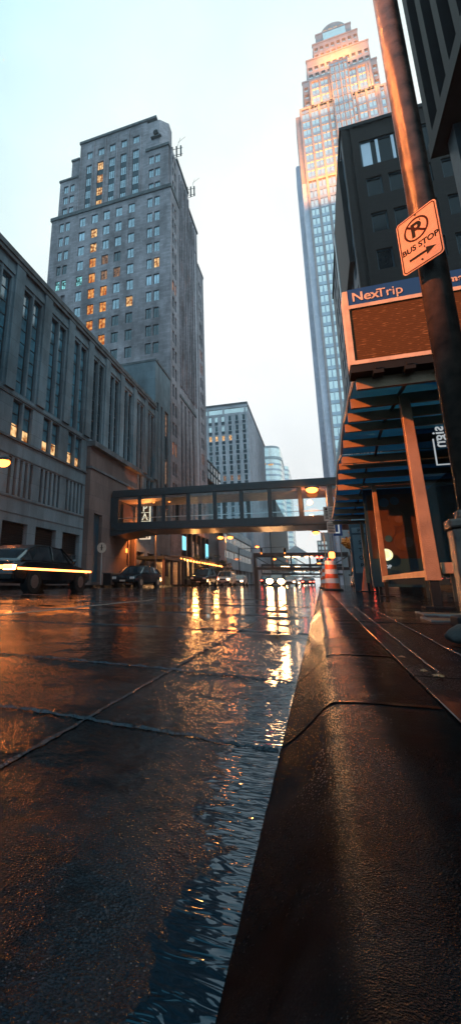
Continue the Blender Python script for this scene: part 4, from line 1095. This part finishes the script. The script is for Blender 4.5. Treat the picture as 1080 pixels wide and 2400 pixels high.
def sign_part(name, pts, mat, d0, d1, hole=None):
    m = MB()
    if hole is None: m.prism(pts, 'z', d0, d1)
    else:
        n = len(pts); m.v += [(x, y, d1) for x, y in pts]+[(x, y, d1) for x, y in hole]+[(x, y, d0) for x, y in pts]+[(x, y, d0) for x, y in hole]
        for k in range(n):
            j = (k+1) % n; m.f += [(k, j, n+j, n+k), (2*n+k, 3*n+k, 3*n+j, 2*n+j), (k, 2*n+k, 2*n+j, j), (n+k, n+j, 3*n+j, 3*n+k)]
    me = bpy.data.meshes.new(name); me.from_pydata(m.v, [], m.f); me.transform(sign_mtx(0, 0)); me.update(); me.materials.append(M[mat])
    o = bpy.data.objects.new(name, me); COL.objects.link(o); o.parent = sg; return o
sign_part('plate', rrect(W_, Hh, .03), 'sign_face', -.003, 0)
inn = lambda g, r: [(x+g, y+g) for x, y in rrect(W_-2*g, Hh-2*g, r)]
sign_part('border', inn(.009, .023), 'sign_red', .0005, .002, inn(.0155, .018))
cx, cy = W_*.47, Hh*.70
circ = lambda r: [(cx+r*math.cos(2*math.pi*k/40), cy+r*math.sin(2*math.pi*k/40)) for k in range(40)]
sign_part('symbol', circ(.093), 'sign_red', .0005, .0022, circ(.080))
sl_ = [(cx-.068, cy+.048), (cx-.058, cy+.060), (cx+.068, cy-.048), (cx+.058, cy-.060)]
sign_part('symbol', [sl_[0], sl_[3], sl_[2], sl_[1]], 'sign_red', .0024, .0030)
text_obj('letter', 'P', .155, 'paint_black', sg, sign_mtx(cx-.042, cy-.055, .001), .001, .005)
text_obj('lettering', 'BUS STOP', .062, 'paint_black', sg, sign_mtx(W_*.5, Hh*.345, .001), .001, .0015, 'CENTER')
sign_part('arrow', [(W_*.2, Hh*.185), (W_*.62, Hh*.185), (W_*.62, Hh*.14), (W_*.84, Hh*.205), (W_*.62, Hh*.27), (W_*.62, Hh*.225), (W_*.2, Hh*.225)], 'paint_black', .0005, .0022)
for u, v in ((.5, .955), (.5, .10)):
    m = MB(); c0 = A+rt*W_*u+Vector((0, 0, zb_+Hh*v)); m.tube(tuple(c0), tuple(c0+nrm*.006), .007, n=10); obj('bolt', m, 'charcoal', sg)
m = MB()
for v in (.82, .3):
    c0 = A+rt*W_*.62+Vector((0, 0, zb_+Hh*v)); c1 = Vector((PX-.05, PY-.06, c0.z)); m.tube(tuple(c0-nrm*.004), tuple(c1), .014, n=8)
obj('bracket', m, 'charcoal', sg)
# dark lump at the foot of the pole
m = MB(); rr_ = random.Random(3)
for k, (x, y, z, a, b_, c_2) in enumerate(((.60, 2.40, KZ+.04, .10, .065, .045), (.73, 2.34, KZ+.045, .11, .07, .05))):
    i0 = len(m.v); m.ball((x, y, z), a, b_, c_2, 16, 9)
    for j in range(i0, len(m.v)):
        v = m.v[j]; n_ = .012*math.sin(v[0]*60+v[1]*31)+.008*math.sin(v[2]*90+v[0]*45)
        m.v[j] = (v[0]+n_, v[1]+n_*.6, max(KZ+.002, v[2]+n_*.7))
tag(obj('sandbag', m, 'rubber', loc=(.66, 2.37, KZ), smooth=True), 'black wet sandbag slumped at the foot of the lamp pole', 'sandbag')
for k, (x, y, lb) in enumerate(((.98, 3.95, 'nearer steel cover plate let into the pavement beyond the sandbag'), (1.08, 4.75, 'farther steel cover plate let into the pavement by the shelter post'))):
    t2 = thing('cover_plate', lb, 'cover', (x, y, KZ), 'cover plates in the pavement')
    obj('plate', MB().box(x-.25, x+.55, y-.16, y+.16, KZ-.02, KZ+.006), 'steel_paint', t2)
    obj('rim', MB().box(x-.28, x-.25, y-.19, y+.19, KZ-.02, KZ+.009).box(x-.25, x+.55, y-.19, y-.165, KZ-.02, KZ+.009), 'galv', t2)

# ------------------------------------------------------------------ street lamps
def street_lamp(x, y, h, arm, label, group, lens='sodium', r=.09, head=1.0, dbl=False, name='street_lamp'):
    s = thing(name, label, 'street lamp', (x, y, .11), group)
    obj('pole', MB().tube((x, y, .11), (x, y, h), r, r*.6, n=12).tube((x, y, .11), (x, y, .55), r*1.9, r*1.6, n=12), 'galv', s, smooth=False)
    for sgn in ((1, -1) if dbl else (1,)):
        a = arm*sgn
        obj('arm', MB().tube((x, y, h-.15), (x+a*.85, y, h+.12), r*.45, n=8), 'galv', s)
        hd = obj('lamp_head', MB().ball((x+a, y, h+.12), .42*head, .18*head, .13*head, 14, 8), 'steel_dark', s, smooth=True)
        l = obj('lamp_lens', MB().ball((x+a, y, h-.04), .34*head, .22*head, .2*head, 14, 8), lens, hd, smooth=True)
    return s
G = 'street lamps along the pavements'
street_lamp(.95, 35, 7.2, -1.0, 'lit street lamp in front of the near skyway, right side', G, head=1.25)
street_lamp(.95, 66, 7.2, -1.0, 'lit street lamp seen under the near skyway, right side', G, head=1.3)
street_lamp(-14.6, 41.3, 8.6, .9, 'lit street lamp behind the near skyway on the left pavement', G, lens='sodium_soft')
street_lamp(-13.75, 16.6, 5.7, .3, 'lit street lamp at the left edge before the stone building', G, head=1.0)
street_lamp(-14.1, 74, 7.6, .8, 'double headed lit street lamp beyond the shop canopy', G, dbl=True, head=1.4)
street_lamp(-13.4, 100, 8.0, 1.2, 'lit street lamp beside the leg of the braced skyway', G, head=1.2)
street_lamp(1.0, 120, 7.0, -1.2, 'lit street lamp beyond the braced skyway, right side', G, head=1.6)
street_lamp(.95, -6, 8.4, -3.6, 'tall street lamp behind the camera lighting the shelter', G, lens='sodium_soft', head=1.2)
street_lamp(-13.4, -1.5, 8.4, 4.9, 'street lamp behind the camera on the left pavement', G, lens='sodium_soft')

street_lamp(-13.5, 140, 7.4, 1.2, 'lit street lamp on the left pavement before the third skyway', G, head=1.5)
street_lamp(1.2, 175, 7.4, -1.2, 'lit street lamp on the right pavement beyond the third skyway', G, head=1.9)
# traffic signals
def signal(x, y, z, arm_to, label, lamp):
    s = thing('traffic_signal', label, 'traffic light', (x, y, .11), 'traffic signals at the crossing')
    obj('mast', MB().tube((x, y, .11), (x, y, z+.8), .1, .08, n=10), 'steel_dark', s)
    obj('arm', MB().tube((x, y, z+.5), (arm_to, y, z+.75), .07, .04, n=8), 'steel_dark', s)
    for xx in ((x+arm_to)/2, arm_to):
        hd = obj('signal_head', MB().box(xx-.18, xx+.18, y-.2, y, z-.5, z+.55), 'charcoal', s, bevel=.02)
        for q_ in range(3): obj('lens', MB().tube((xx, y-.2, z+.3-.33*q_), (xx, y-.23, z+.3-.33*q_), (.2 if lamp == 'red_lamp' else .13), n=12), lamp if q_ == (0 if lamp == 'red_lamp' else 2) else 'paint_black', hd)
    return s
signal(-13.6, 84, 5.9, -5.5, 'traffic signal mast with a long arm over the left lanes', 'sodium_soft')
signal(1.2, 86, 4.6, -.2, 'traffic signal by the right kerb beyond the barrels', 'red_lamp')
hl = thing('hanging_lamp', 'amber lamp hanging under the near skyway span', 'lamp', (-9.3, 56, 8))
obj('lamp_bulb', MB().ball((-9.2, 56, 7.05), .34, n=12), 'sodium', hl, smooth=True)
obj('wire', MB().tube((-17.4, 56, 8.2), (-9.2, 56, 7.5), .02, n=5).tube((-9.2, 56, 7.5), (1, 56, 8.2), .02, n=5).tube((-9.2, 56, 7.5), (-9.2, 56, 7.1), .03, n=5), 'charcoal', hl)

# ------------------------------------------------------------------ signs, cones, drums
rs = thing('regulation_sign_post', 'thin post with two small white parking signs behind the barrel', 'sign', (.56, 20.6, KZ))
obj('post', MB().tube((.62, 20.6, KZ), (.60, 20.6, 3.75), .03, n=8), 'galv', rs)
obj('plate', MB().prism([(.36+x, 2.95+z) for x, z in rrect(.42, .62, .04)], 'y', 20.53, 20.55), 'paint_white', rs)
obj('plate', MB().prism([(.45+x, 2.42+z) for x, z in rrect(.32, .5, .04)], 'y', 20.53, 20.55), 'paint_white', rs)
tx = MB()
for k in range(6): tx.box(.41+.02*(k % 2), .54, 20.522, 20.53, 3.04+.06*k, 3.065+.06*k)
for k in range(8): tx.box(.58, .74-.02*(k % 3), 20.522, 20.53, 3.0+.065*k, 3.02+.065*k)
for k in range(6): tx.box(.49, .73-.03*(k % 2), 20.522, 20.53, 2.48+.065*k, 2.505+.065*k)
obj('text_line', tx, 'paint_black', rs)
obj('symbol', disc(.475, 3.46, .05, 20.53), 'sign_red', rs)
bs = thing('blue_plate_sign', 'small blue square sign beside the two white parking signs', 'sign', (.98, 22, KZ))
obj('post', MB().tube((.98, 22, KZ), (.98, 22, 3.2), .025, n=8), 'galv', bs)
obj('plate', MB().box(.72, 1.1, 21.94, 21.96, 2.45, 3.15), 'header_blue', bs)
obj('symbol', MB().box(.80, 1.0, 21.93, 21.94, 2.56, 2.62).box(.94, 1.0, 21.93, 21.94, 2.62, 2.95), 'white_text', bs)
ds = thing('round_sign', 'round pale sign disc on a thin post before the granite block', 'sign', (-14.3, 29, .12))
obj('post', MB().tube((-14.3, 29, .12), (-14.3, 29, 2.3), .035, n=8), 'galv', ds)
obj('disc', disc(-14.3, 2.65, .36, 28.95, 28), 'paint_white', ds)
obj('symbol', MB().box(-14.34, -14.26, 28.935, 28.944, 2.47, 2.88).box(-14.42, -14.18, 28.935, 28.944, 2.63, 2.67), 'charcoal', ds)
def drum(x, y, label, s=1.0):
    d = thing('traffic_drum', label, 'traffic drum', (x, y, KZ), 'striped traffic drums by the kerb')
    z = KZ
    obj('foot', MB().lathe((x, y, z), [(.42*s, 0), (.42*s, .05), (.33*s, .08)], 20), 'rubber', d)
    lv = [.08, .28, .46, .62, .80, .97, 1.12]
    for k in range(6):
        r0 = (.31-.10*lv[k]/1.2)*s; r1 = (.31-.10*lv[k+1]/1.2)*s
        obj('band', MB().lathe((x, y, z), [(r0, lv[k]), (r0*.99, lv[k]+.02), (r1*1.0, lv[k+1]-.02), (r1*.96, lv[k+1])], 24), 'drum_orange' if k % 2 == 0 else 'drum_white', d, smooth=False)
    obj('handle', MB().tube((x-.1, y, z+1.12), (x-.07, y, z+1.22), .02, n=6).tube((x+.1, y, z+1.12), (x+.07, y, z+1.22), .02, n=6).tube((x-.07, y, z+1.22), (x+.07, y, z+1.22), .02, n=6), 'drum_orange', d)
    return d
dr = drum(.42, 19.2, 'orange and white striped traffic drum nearest the camera on the kerb', .92)
bl = obj('warning_lamp', MB().lathe((.50, 19.2, KZ+1.22), [(.05, 0), (.11, .03), (.11, .20), (.07, .24)], 14), 'sodium', dr)
drum(.35, 24.5, 'striped traffic drum just behind the nearest one', 1.0)
drum(.30, 30.5, 'third striped traffic drum farther down the kerb', 1.0)
cn = thing('traffic_cone', 'orange traffic cone beside the information pylon', 'traffic cone', (1.50, 17.7, KZ))
obj('body', MB().lathe((1.50, 17.7, KZ), [(.19, .03), (.17, .06), (.045, .80), (.035, .84)], 20), 'cone_orange', cn, smooth=False)
obj('base', MB().box(1.26, 1.74, 17.46, 17.94, KZ, KZ+.035), 'rubber', cn, bevel=.01)
hy = thing('fire_hydrant', 'small red hydrant on the left pavement before the granite block', 'hydrant', (-15.3, 26.6, .12))
obj('body', MB().lathe((-15.3, 26.6, .12), [(.16, 0), (.16, .05), (.11, .07), (.11, .55), (.14, .58), (.13, .66), (.05, .75)], 16), 'hydrant', hy)
obj('nozzle', MB().tube((-15.5, 26.6, .5), (-15.1, 26.6, .5), .06, n=10), 'hydrant', hy)
for k, (a, c, lb) in enumerate(((32.6, 35.2, 'dark planter box by the granite block nearest the round sign'), (35.6, 38.2, 'dark planter box by the granite block behind the parked sedan'))):
    pl = thing('planter_box', lb, 'planter', (-15.6, a, .12), 'dark planter boxes')
    obj('box', MB().box(-15.9, -15.2, a, c, .125, .95), 'charcoal', pl, bevel=.02)
    obj('rim', MB().box(-15.95, -15.15, a-.05, c+.05, .95, 1.02), 'slate', pl)

# lit canopy in front of the hotel
cp = thing('entrance_canopy', 'flat dark entrance canopy on reddish pillars before the hotel podium', 'canopy', (-15.6, 46, .12))
obj('roof', MB().box(-17.4, -14.2, 42.8, 50, 2.55, 2.85), 'steel_dark', cp)
for y in (43, 45.6, 48.2, 49.8): obj('pillar', MB().box(-14.5, -14.25, y-.12, y+.12, .125, 2.55), 'granite_red', cp)
obj('screen_panel', MB().box(-16.2, -16.1, 45.2, 48.2, .3, 2.5), 'olive_panel', cp)
aw = thing('lit_awning', 'long shop awning strung with warm bulbs below the hotel tower', 'awning', (-15.8, 63, .12))
obj('roof', MB().box(-17.1, -15.0, 51, 77, 3.15, 3.35), 'steel_dark', aw)
for k in range(5): obj('pillar', MB().tube((-15.2, 51.5+6.2*k, .125), (-15.2, 51.5+6.2*k, 3.15), .06, n=8), 'steel_dark', aw)
for k in range(17): obj('bulb', MB().ball((-15.15, 51.6+1.5*k, 2.98), .10 if k > 2 else .13, n=8, m=6), 'bulb', aw)
obj('valance', MB().box(-15.03, -14.99, 51, 77, 3.1, 3.4), 'soffit_brown', aw)

# ------------------------------------------------------------------ trees
def tree(x, y, h, cr, leaf, label, name, seed, n=900, z0=.11, group=None, clumps=9, flat=.55):
    rn = random.Random(seed); t = thing(name, label, 'tree', (x, y, z0), group)
    m = MB(); m.tube((x, y, z0), (x+.05, y, h*.5), .07, .05, n=8); cs = []
    for k in range(clumps):
        a = rn.uniform(0, 6.28); rr2 = cr*rn.uniform(.25, .9); zz = h*rn.uniform(.5, .97)
        c = (x+rr2*math.cos(a), y+rr2*math.sin(a), zz); cs.append((c, cr*rn.uniform(.25, .45)))
        m.tube((x+.05, y, h*rn.uniform(.35, .5)), c, .03, .008, n=5)
    obj('trunk', m, 'bark', t)
    f = MB()
    for k in range(n):
        c, r_ = rn.choice(cs); 
        p = Vector((rn.gauss(0, 1), rn.gauss(0, 1), rn.gauss(0, 1))).normalized()*r_*rn.random()**.4
        p.z *= flat; o = Vector(c)+p; s_ = rn.uniform(.05, .11)
        u = Vector((rn.gauss(0, 1), rn.gauss(0, 1), rn.gauss(0, .6))).normalized(); v = u.orthogonal().normalized()*rn.uniform(.5, .9)
        f.quad(tuple(o-u*s_), tuple(o+v*s_), tuple(o+u*s_), tuple(o-v*s_))
    obj('crown', f, leaf, t)
    return t
tree(1.75, 27, 3.6, .85, 'leaf_gold', 'small tree with golden autumn leaves beside the info pylon', 'street_tree', 2, 1300)
for k, (x, y, h) in enumerate(((-13.9, 58, 3.9), (-13.8, 66, 4.2), (-13.9, 72, 4.0))):
    tree(x, y, h, 1.3, 'leaf_dark', ['dark bushy street tree before the awning, nearest of three', 'dark bushy street tree before the awning, middle of three', 'dark bushy street tree before the awning, farthest of three'][k], 'street_tree', 20+k, 700, group='dark trees by the awning')
for k, y in enumerate((52.2, 55.0)):
    h_ = thing('hedge_box', ['dark hedge in a low box under the awning, nearer of two', 'dark hedge in a low box under the awning, farther of two'][k], 'hedge', (-14.6, y, .12), 'hedge boxes under the awning')
    obj('box', MB().box(-14.9, -14.3, y-1, y+1, .125, .7), 'charcoal', h_)
    f = MB(); rn = random.Random(k)
    for j in range(260):
        o = Vector((-14.6+rn.uniform(-.28, .28), y+rn.uniform(-.95, .95), .7+rn.uniform(0, .35))); u = Vector((rn.gauss(0, 1), rn.gauss(0, 1), rn.gauss(0, 1))).normalized()*.06; v = u.orthogonal().normalized()*.05
        f.quad(tuple(o-u), tuple(o+v), tuple(o+u), tuple(o-v))
    obj('foliage', f, 'leaf_dark', h_)

# ------------------------------------------------------------------ vehicles (built at the origin, nose towards -Y)
def loft(secs):
    """secs: list of (y, outline[(x,z)]) right half; mirrored to a closed ring"""
    m = MB(); n = None
    for y, half in secs:
        ring = [(x, y, z) for x, z in half]+[(-x, y, z) for x, z in half[::-1]]
        n = len(ring); m.v += ring
    for k in range(len(secs)-1):
        for j in range(n):
            q_ = (j+1) % n; m.f.append((k*n+j, k*n+q_, (k+1)*n+q_, (k+1)*n+j))
    m.f.append(tuple(range(n))); m.f.append(tuple((len(secs)-1)*n+j for j in range(n))[::-1])
    return m
def car(kind, paint, label, x, y, rot, lights='off', group='cars on the street', tails=False, bar=False, strong='head_lamp'):
    c = thing('parked_car' if lights == 'off' and not tails else 'car', label, 'car', (0, 0, 0), group)
    suv = kind == 'suv'; Lh = 2.3; W2 = .92; bz = .28; hood = 1.0 if suv else .82; belt = 1.12 if suv else .95; roof = 1.78 if suv else 1.44
    body = []
    prof_ = [(-Lh, .42, hood-.22, .78), (-Lh+.12, .30, hood-.08, .88), (-Lh+.55, .26, hood, .92), (-1.05, .26, belt-.03, .92), (0, .25, belt, .93), (1.1, .26, belt+.02, .92), (Lh-.5, .27, belt+(.02 if suv else -.0), .91), (Lh-.1, .32, belt-.06, .86), (Lh, .45, belt-.16, .80)]
    for yy, z0, z1, wd in prof_:
        body.append((yy, [(0, z0), (wd*.92, z0), (wd, z0+.12), (wd, z0+(z1-z0)*.6), (wd*.96, z1-.05), (wd*.86, z1), (0, z1+.02)]))
    m = loft(body)
    b = obj('body', m, paint, c, smooth=False, bevel=.03)
    # cabin
    cb = [(-1.10, belt-.03, belt+.0, .78), (-.35, belt, roof-.04, .72), (.3, belt, roof, .70), (1.0, belt, roof-.02, .70), (1.45 if not suv else 1.9, belt, (roof-.16 if not suv else roof-.08), .68), (1.95 if not suv else 2.12, belt-.02, belt+.04, .74)]
    cs = [(yy, [(0, z0), (.86, z0), (wd, z1-.04), (wd*.88, z1), (0, z1+.01)]) for yy, z0, z1, wd in cb]
    obj('glasshouse', loft(cs), 'car_glass', c)
    rf = [(yy, [(0, z1-.05), (wd*1.0, z1-.06), (wd*.98, z1+.012), (wd*.85, z1+.03), (0, z1+.04)]) for yy, z0, z1, wd in cb[1:-1]]
    obj('roof', loft(rf), paint, c)
    pl_ = MB()
    for sx in (-1, 1):
        for (ya, za, yb, zb) in ((-1.08, belt, -.35, roof-.03), (.35, belt, .32, roof), (cb[-1][0]-.02, belt, cb[-2][0], cb[-2][2])):
            pl_.tube((sx*.86, ya, za), (sx*.71, yb, zb), .035, n=6)
    obj('pillar', pl_, paint, c)
    for sx in (-1, 1):
        for yy in (-1.42, 1.40):
            wv = obj('wheel', MB().tube((sx*.70, yy, .33), (sx*.945, yy, .33), .335, n=22), 'tyre', c)
            obj('rim', MB().tube((sx*.93, yy, .33), (sx*.958, yy, .33), .20, n=10), 'rim', wv)
            obj('wheel_arch', MB().tube((sx*.72, yy, .34), (sx*.935, yy, .34), .40, n=20), 'charcoal', c) 
        fl = strong if lights == 'on' else 'lens_clear'
        if lights == 'dazzle': obj('headlight', MB().ball((sx*.66, -Lh-.03, hood-.22), .40, .1, .30), 'head_lamp', c)
        else: obj('headlight', MB().box(sx*.50, sx*.80, -Lh-.02, -Lh+.22, hood-.30, hood-.15), fl, c, bevel=.02)
        obj('mirror', MB().ball((sx*1.0, -.78, belt+.06), .10, .07, .07, 8, 6), paint, c)
        obj('tail_light', MB().box(sx*.48, sx*.84, Lh-.1, Lh+.02, belt-.30, belt-.16), 'tail_lamp' if bar else ('red_lamp' if tails else 'sign_red'), c)
    if bar:  # added glow: rear bar and side strips stand in for a light streak
        obj('light_bar', MB().box(-.80, .80, Lh+.005, Lh+.035, belt-.27, belt-.17), 'streak_glow', c)
        obj('streak_strip', MB().box(-.945, -.92, -Lh+.1, Lh-.05, .66, .72).box(.92, .945, -Lh+.1, Lh-.05, .66, .72), 'streak_glow', c)
    obj('bumper', MB().box(-.80, .80, -Lh-.05, -Lh+.1, .36, .50).box(-.82, .82, Lh-.08, Lh+.05, .40, .55), 'charcoal', c, bevel=.02)
    obj('grille', MB().box(-.38, .38, -Lh-.015, -Lh+.05, hood-.34, hood-.2), 'charcoal', c)
    obj('licence_plate', MB().box(-.20, .20, -Lh-.065, -Lh-.05, .38, .48), 'paint_white', c)
    obj('licence_plate', MB().box(-.20, .20, Lh+.05, Lh+.06, .50, .62), 'paint_white', c)
    c.location = (x, y, .0); c.rotation_euler = (0, 0, rot)
    return c
car('sedan', 'car_black', 'dark sedan parked at the left kerb under the skyway', -12.0, 30.2, R(-4))
car('suv', 'car_black', 'dark sport utility car by the lit awning', -11.6, 48.5, R(-3), tails=True)
car('suv', 'car_white', 'pale car with lit headlights behind the dark sport utility car', -11.0, 57.5, R(0), lights='on', strong='head_soft')
car('sedan', 'car_white', 'pale sedan with lit headlights, farther back at the left kerb', -10.6, 65, R(0), lights='on', strong='head_soft')
car('sedan', 'car_grey', 'oncoming car with dazzling headlights in the middle of the street', -5.1, 60, R(0), lights='dazzle')
car('sedan', 'car_white', 'second oncoming car just behind the dazzling one', -4.2, 72, R(0), lights='on', strong='head_soft')
car('sedan', 'car_grey', 'dark car waiting beyond the crossing near the kerb', -2.4, 92, R(180), tails=True)
car('suv', 'car_grey', 'far dark car under the braced skyway in the left lane', -10, 94, R(180), tails=True)
car('sedan', 'car_black', 'dark car with glowing rear light bar crossing before the granite block', -8.95, 18.4, R(0)+math.pi, tails=True, bar=True) if False else None
car('sedan', 'car_white', 'distant oncoming car with lit headlights left of the braced skyway centre', -8.2, 118, R(0), lights='on')
car('sedan', 'car_grey', 'distant oncoming car with lit headlights under the third skyway', -5.0, 140, R(0), lights='on')
car('suv', 'car_grey', 'distant car with red tail lights beyond the braced skyway by the right kerb', -2.2, 125, R(180), tails=True)
c1 = car('sedan', 'car_black', 'dark car added in the left lanes, its orange lamps and side strip standing in for a light streak', -8.95, 13.2, math.pi, tails=True, bar=True)
car('suv', 'car_grey', 'dark pickup sized car with red tail lights beyond the golden tree', 3.6, 46, R(180), tails=True)

# ------------------------------------------------------------------ lights
def lamp(kind, name, loc, energy, col, size=.3, target=None, spot=None, blend=.5, sy=None):
    l = bpy.data.lights.new(name, kind); l.energy = energy; l.color = col
    if kind == 'AREA':
        l.size = size
        if sy: l.shape = 'RECTANGLE'; l.size_y = sy
    else: l.shadow_soft_size = size
    if kind == 'SPOT': l.spot_size = R(spot); l.spot_blend = blend
    o = bpy.data.objects.new(name, l); COL.objects.link(o); o.location = loc
    if target: o.rotation_euler = (Vector(target)-Vector(loc)).to_track_quat('-Z', 'Y').to_euler()
    return o
SOD = (1, .27, .055)
lamp('SPOT', 'lamp_light_shelter', (-8.4, -1.5, 7.6), 21000, SOD, .12, (1.4, 6.5, 4.1), 35, .3)
lamp('SPOT', 'lamp_light_pole_top', (-4.6, 4.4, 9.2), 3200, SOD, .15, (1.0, 3.4, 7.0), 46, .5)
lamp('POINT', 'lamp_light_edge', (-13.3, 16.4, 5.2), 380, SOD, .15)
lamp('POINT', 'lamp_light_entrance', (-15.4, 41.0, 5.2), 1800, SOD, .2)
lamp('POINT', 'lamp_light_skyway', (-.3, 34.6, 6.6), 450, SOD, .2)
lamp('POINT', 'lamp_light_crossing', (-.3, 65.6, 6.6), 500, SOD, .2)
lamp('POINT', 'lamp_light_awning', (-14.6, 56, 2.6), 500, (1, .42, .12), .3)
lamp('POINT', 'lamp_light_awning', (-14.6, 68, 2.6), 500, (1, .42, .12), .3)
lamp('POINT', 'lamp_light_double', (-13.3, 73.5, 7.2), 800, SOD, .3)
lamp('POINT', 'lamp_light_drum', (.0, 18.6, 1.3), 30, SOD, .1)
# floodlights of the skyscraper, standing on its setbacks
FL = (1, .36, .06)
for x in (16, 32): lamp('AREA', 'crown_flood', (x, 137, 143), 19000, FL, 16, (x, 151, 174), sy=3)
lamp('AREA', 'crown_flood', (14, 143, 184), 4500, FL, 10, (14, 153.5, 202), sy=3)
lamp('AREA', 'crown_flood', (32, 143, 184), 4500, FL, 10, (32, 153.5, 202), sy=3)
lamp('AREA', 'crown_flood', (24, 147, 210), 6500, FL, 14, (24, 157, 226), sy=1.5)

sun = bpy.data.lights.new('sun', 'SUN'); sun.energy = 1.1; sun.angle = R(25); sun.color = (.82, .95, 1)
so = bpy.data.objects.new('sun', sun); COL.objects.link(so)
SE, SA = R(42), R(112)   # elevation; azimuth from +Y towards +X
sd = Vector((math.sin(SA)*math.cos(SE), math.cos(SA)*math.cos(SE), math.sin(SE)))
so.rotation_euler = sd.to_track_quat('Z', 'Y').to_euler()

W = bpy.data.worlds.new('World'); C.world = W; W.use_nodes = True
nt = W.node_tree; nt.nodes.clear()
out = nt.nodes.new('ShaderNodeOutputWorld'); bg = nt.nodes.new('ShaderNodeBackground'); bg.inputs['Strength'].default_value = .1
sky = nt.nodes.new('ShaderNodeTexSky'); sky.sky_type = 'NISHITA'; sky.sun_disc = False; sky.sun_elevation = SE; sky.sun_rotation = SA
sky.dust_density = 4; sky.air_density = 1.5
tc = nt.nodes.new('ShaderNodeTexCoord')
def dotn(v):
    d = nt.nodes.new('ShaderNodeVectorMath'); d.operation = 'DOT_PRODUCT'; d.inputs[1].default_value = Vector(v).normalized()
    nt.links.new(tc.outputs['Generated'], d.inputs[0]); return d
d1 = dotn((.0, 1, .32)); r1 = nt.nodes.new('ShaderNodeValToRGB'); nt.links.new(d1.outputs['Value'], r1.inputs[0])
e = r1.color_ramp.elements
e[0].position = .0; e[0].color = (.40, .70, .86, 1)
e[1].position = 1; e[1].color = (1, 1, 1, 1)
for p_, c_3 in ((.55, (.46, .76, .84, 1)), (.74, (.76, .915, .90, 1)), (.86, (.93, .965, .93, 1))):
    x_ = e.new(p_); x_.color = c_3
ns = nt.nodes.new('ShaderNodeTexNoise'); ns.inputs['Scale'].default_value = 2.6; ns.inputs['Detail'].default_value = 7; ns.inputs['Roughness'].default_value = .5
nt.links.new(tc.outputs['Generated'], ns.inputs['Vector'])
mr = nt.nodes.new('ShaderNodeMapRange'); mr.inputs['From Min'].default_value = .3; mr.inputs['From Max'].default_value = .7; mr.inputs['To Min'].default_value = 10.0; mr.inputs['To Max'].default_value = 13.0
nt.links.new(ns.outputs['Fac'], mr.inputs['Value'])
vm = nt.nodes.new('ShaderNodeVectorMath'); vm.operation = 'SCALE'; nt.links.new(r1.outputs[0], vm.inputs[0]); nt.links.new(mr.outputs[0], vm.inputs['Scale'])
mx = nt.nodes.new('ShaderNodeMix'); mx.data_type = 'RGBA'; mx.inputs['Factor'].default_value = .9
nt.links.new(sky.outputs[0], mx.inputs['A']); nt.links.new(vm.outputs[0], mx.inputs['B'])
nt.links.new(mx.outputs['Result'], bg.inputs['Color']); nt.links.new(bg.outputs[0], out.inputs['Surface'])

hm, hnt, hout = new_mat('haze_air')
pv = hnt.nodes.new('ShaderNodeVolumePrincipled'); pv.inputs['Color'].default_value = (.92, .97, 1, 1); pv.inputs['Density'].default_value = HAZE; pv.inputs['Anisotropy'].default_value = .55
hnt.links.new(pv.outputs[0], hout.inputs['Volume'])
M['haze_air'] = hm
if HAZE > 0:
    hz = obj('haze', MB().box(-421, 421, -61, 761, -1.1, 243), 'haze_air'); tag(hz, kind='stuff')
# ------------------------------------------------------------------ camera
W0, H0 = 1080., 2400.
px_, py_, f_ = 354.26, 1080.88, 1047.5
yaw, pit, rol = R(20.216), R(15.132), R(.636)
fw = Vector((-math.sin(yaw)*math.cos(pit), math.cos(yaw)*math.cos(pit), math.sin(pit)))
rg = Vector((math.cos(yaw), math.sin(yaw), 0)); up_ = rg.cross(fw)
r2 = rg*math.cos(rol)+up_*math.sin(rol); u2 = -rg*math.sin(rol)+up_*math.cos(rol)
cam = bpy.data.cameras.new('camera'); co = bpy.data.objects.new('camera', cam); COL.objects.link(co)
co.matrix_world = Matrix(((r2.x, u2.x, -fw.x, 0), (r2.y, u2.y, -fw.y, 0), (r2.z, u2.z, -fw.z, .35), (0, 0, 0, 1)))
cam.sensor_fit = 'VERTICAL'; cam.sensor_height = 36; cam.lens = f_/H0*36
cam.shift_x = (W0/2-px_)/H0; cam.shift_y = -(H0/2-py_)/H0
cam.clip_start = .05; cam.clip_end = 3000
C.camera = co
C.view_settings.view_transform = 'Standard'; C.view_settings.look = 'None'; C.view_settings.gamma = 1; C.view_settings.exposure = .2
C.cycles.use_denoising = True
C.cycles.max_bounces = 6; C.cycles.transparent_max_bounces = 16; C.cycles.caustics_reflective = False; C.cycles.caustics_refractive = False
C.cycles.sample_clamp_indirect = 6
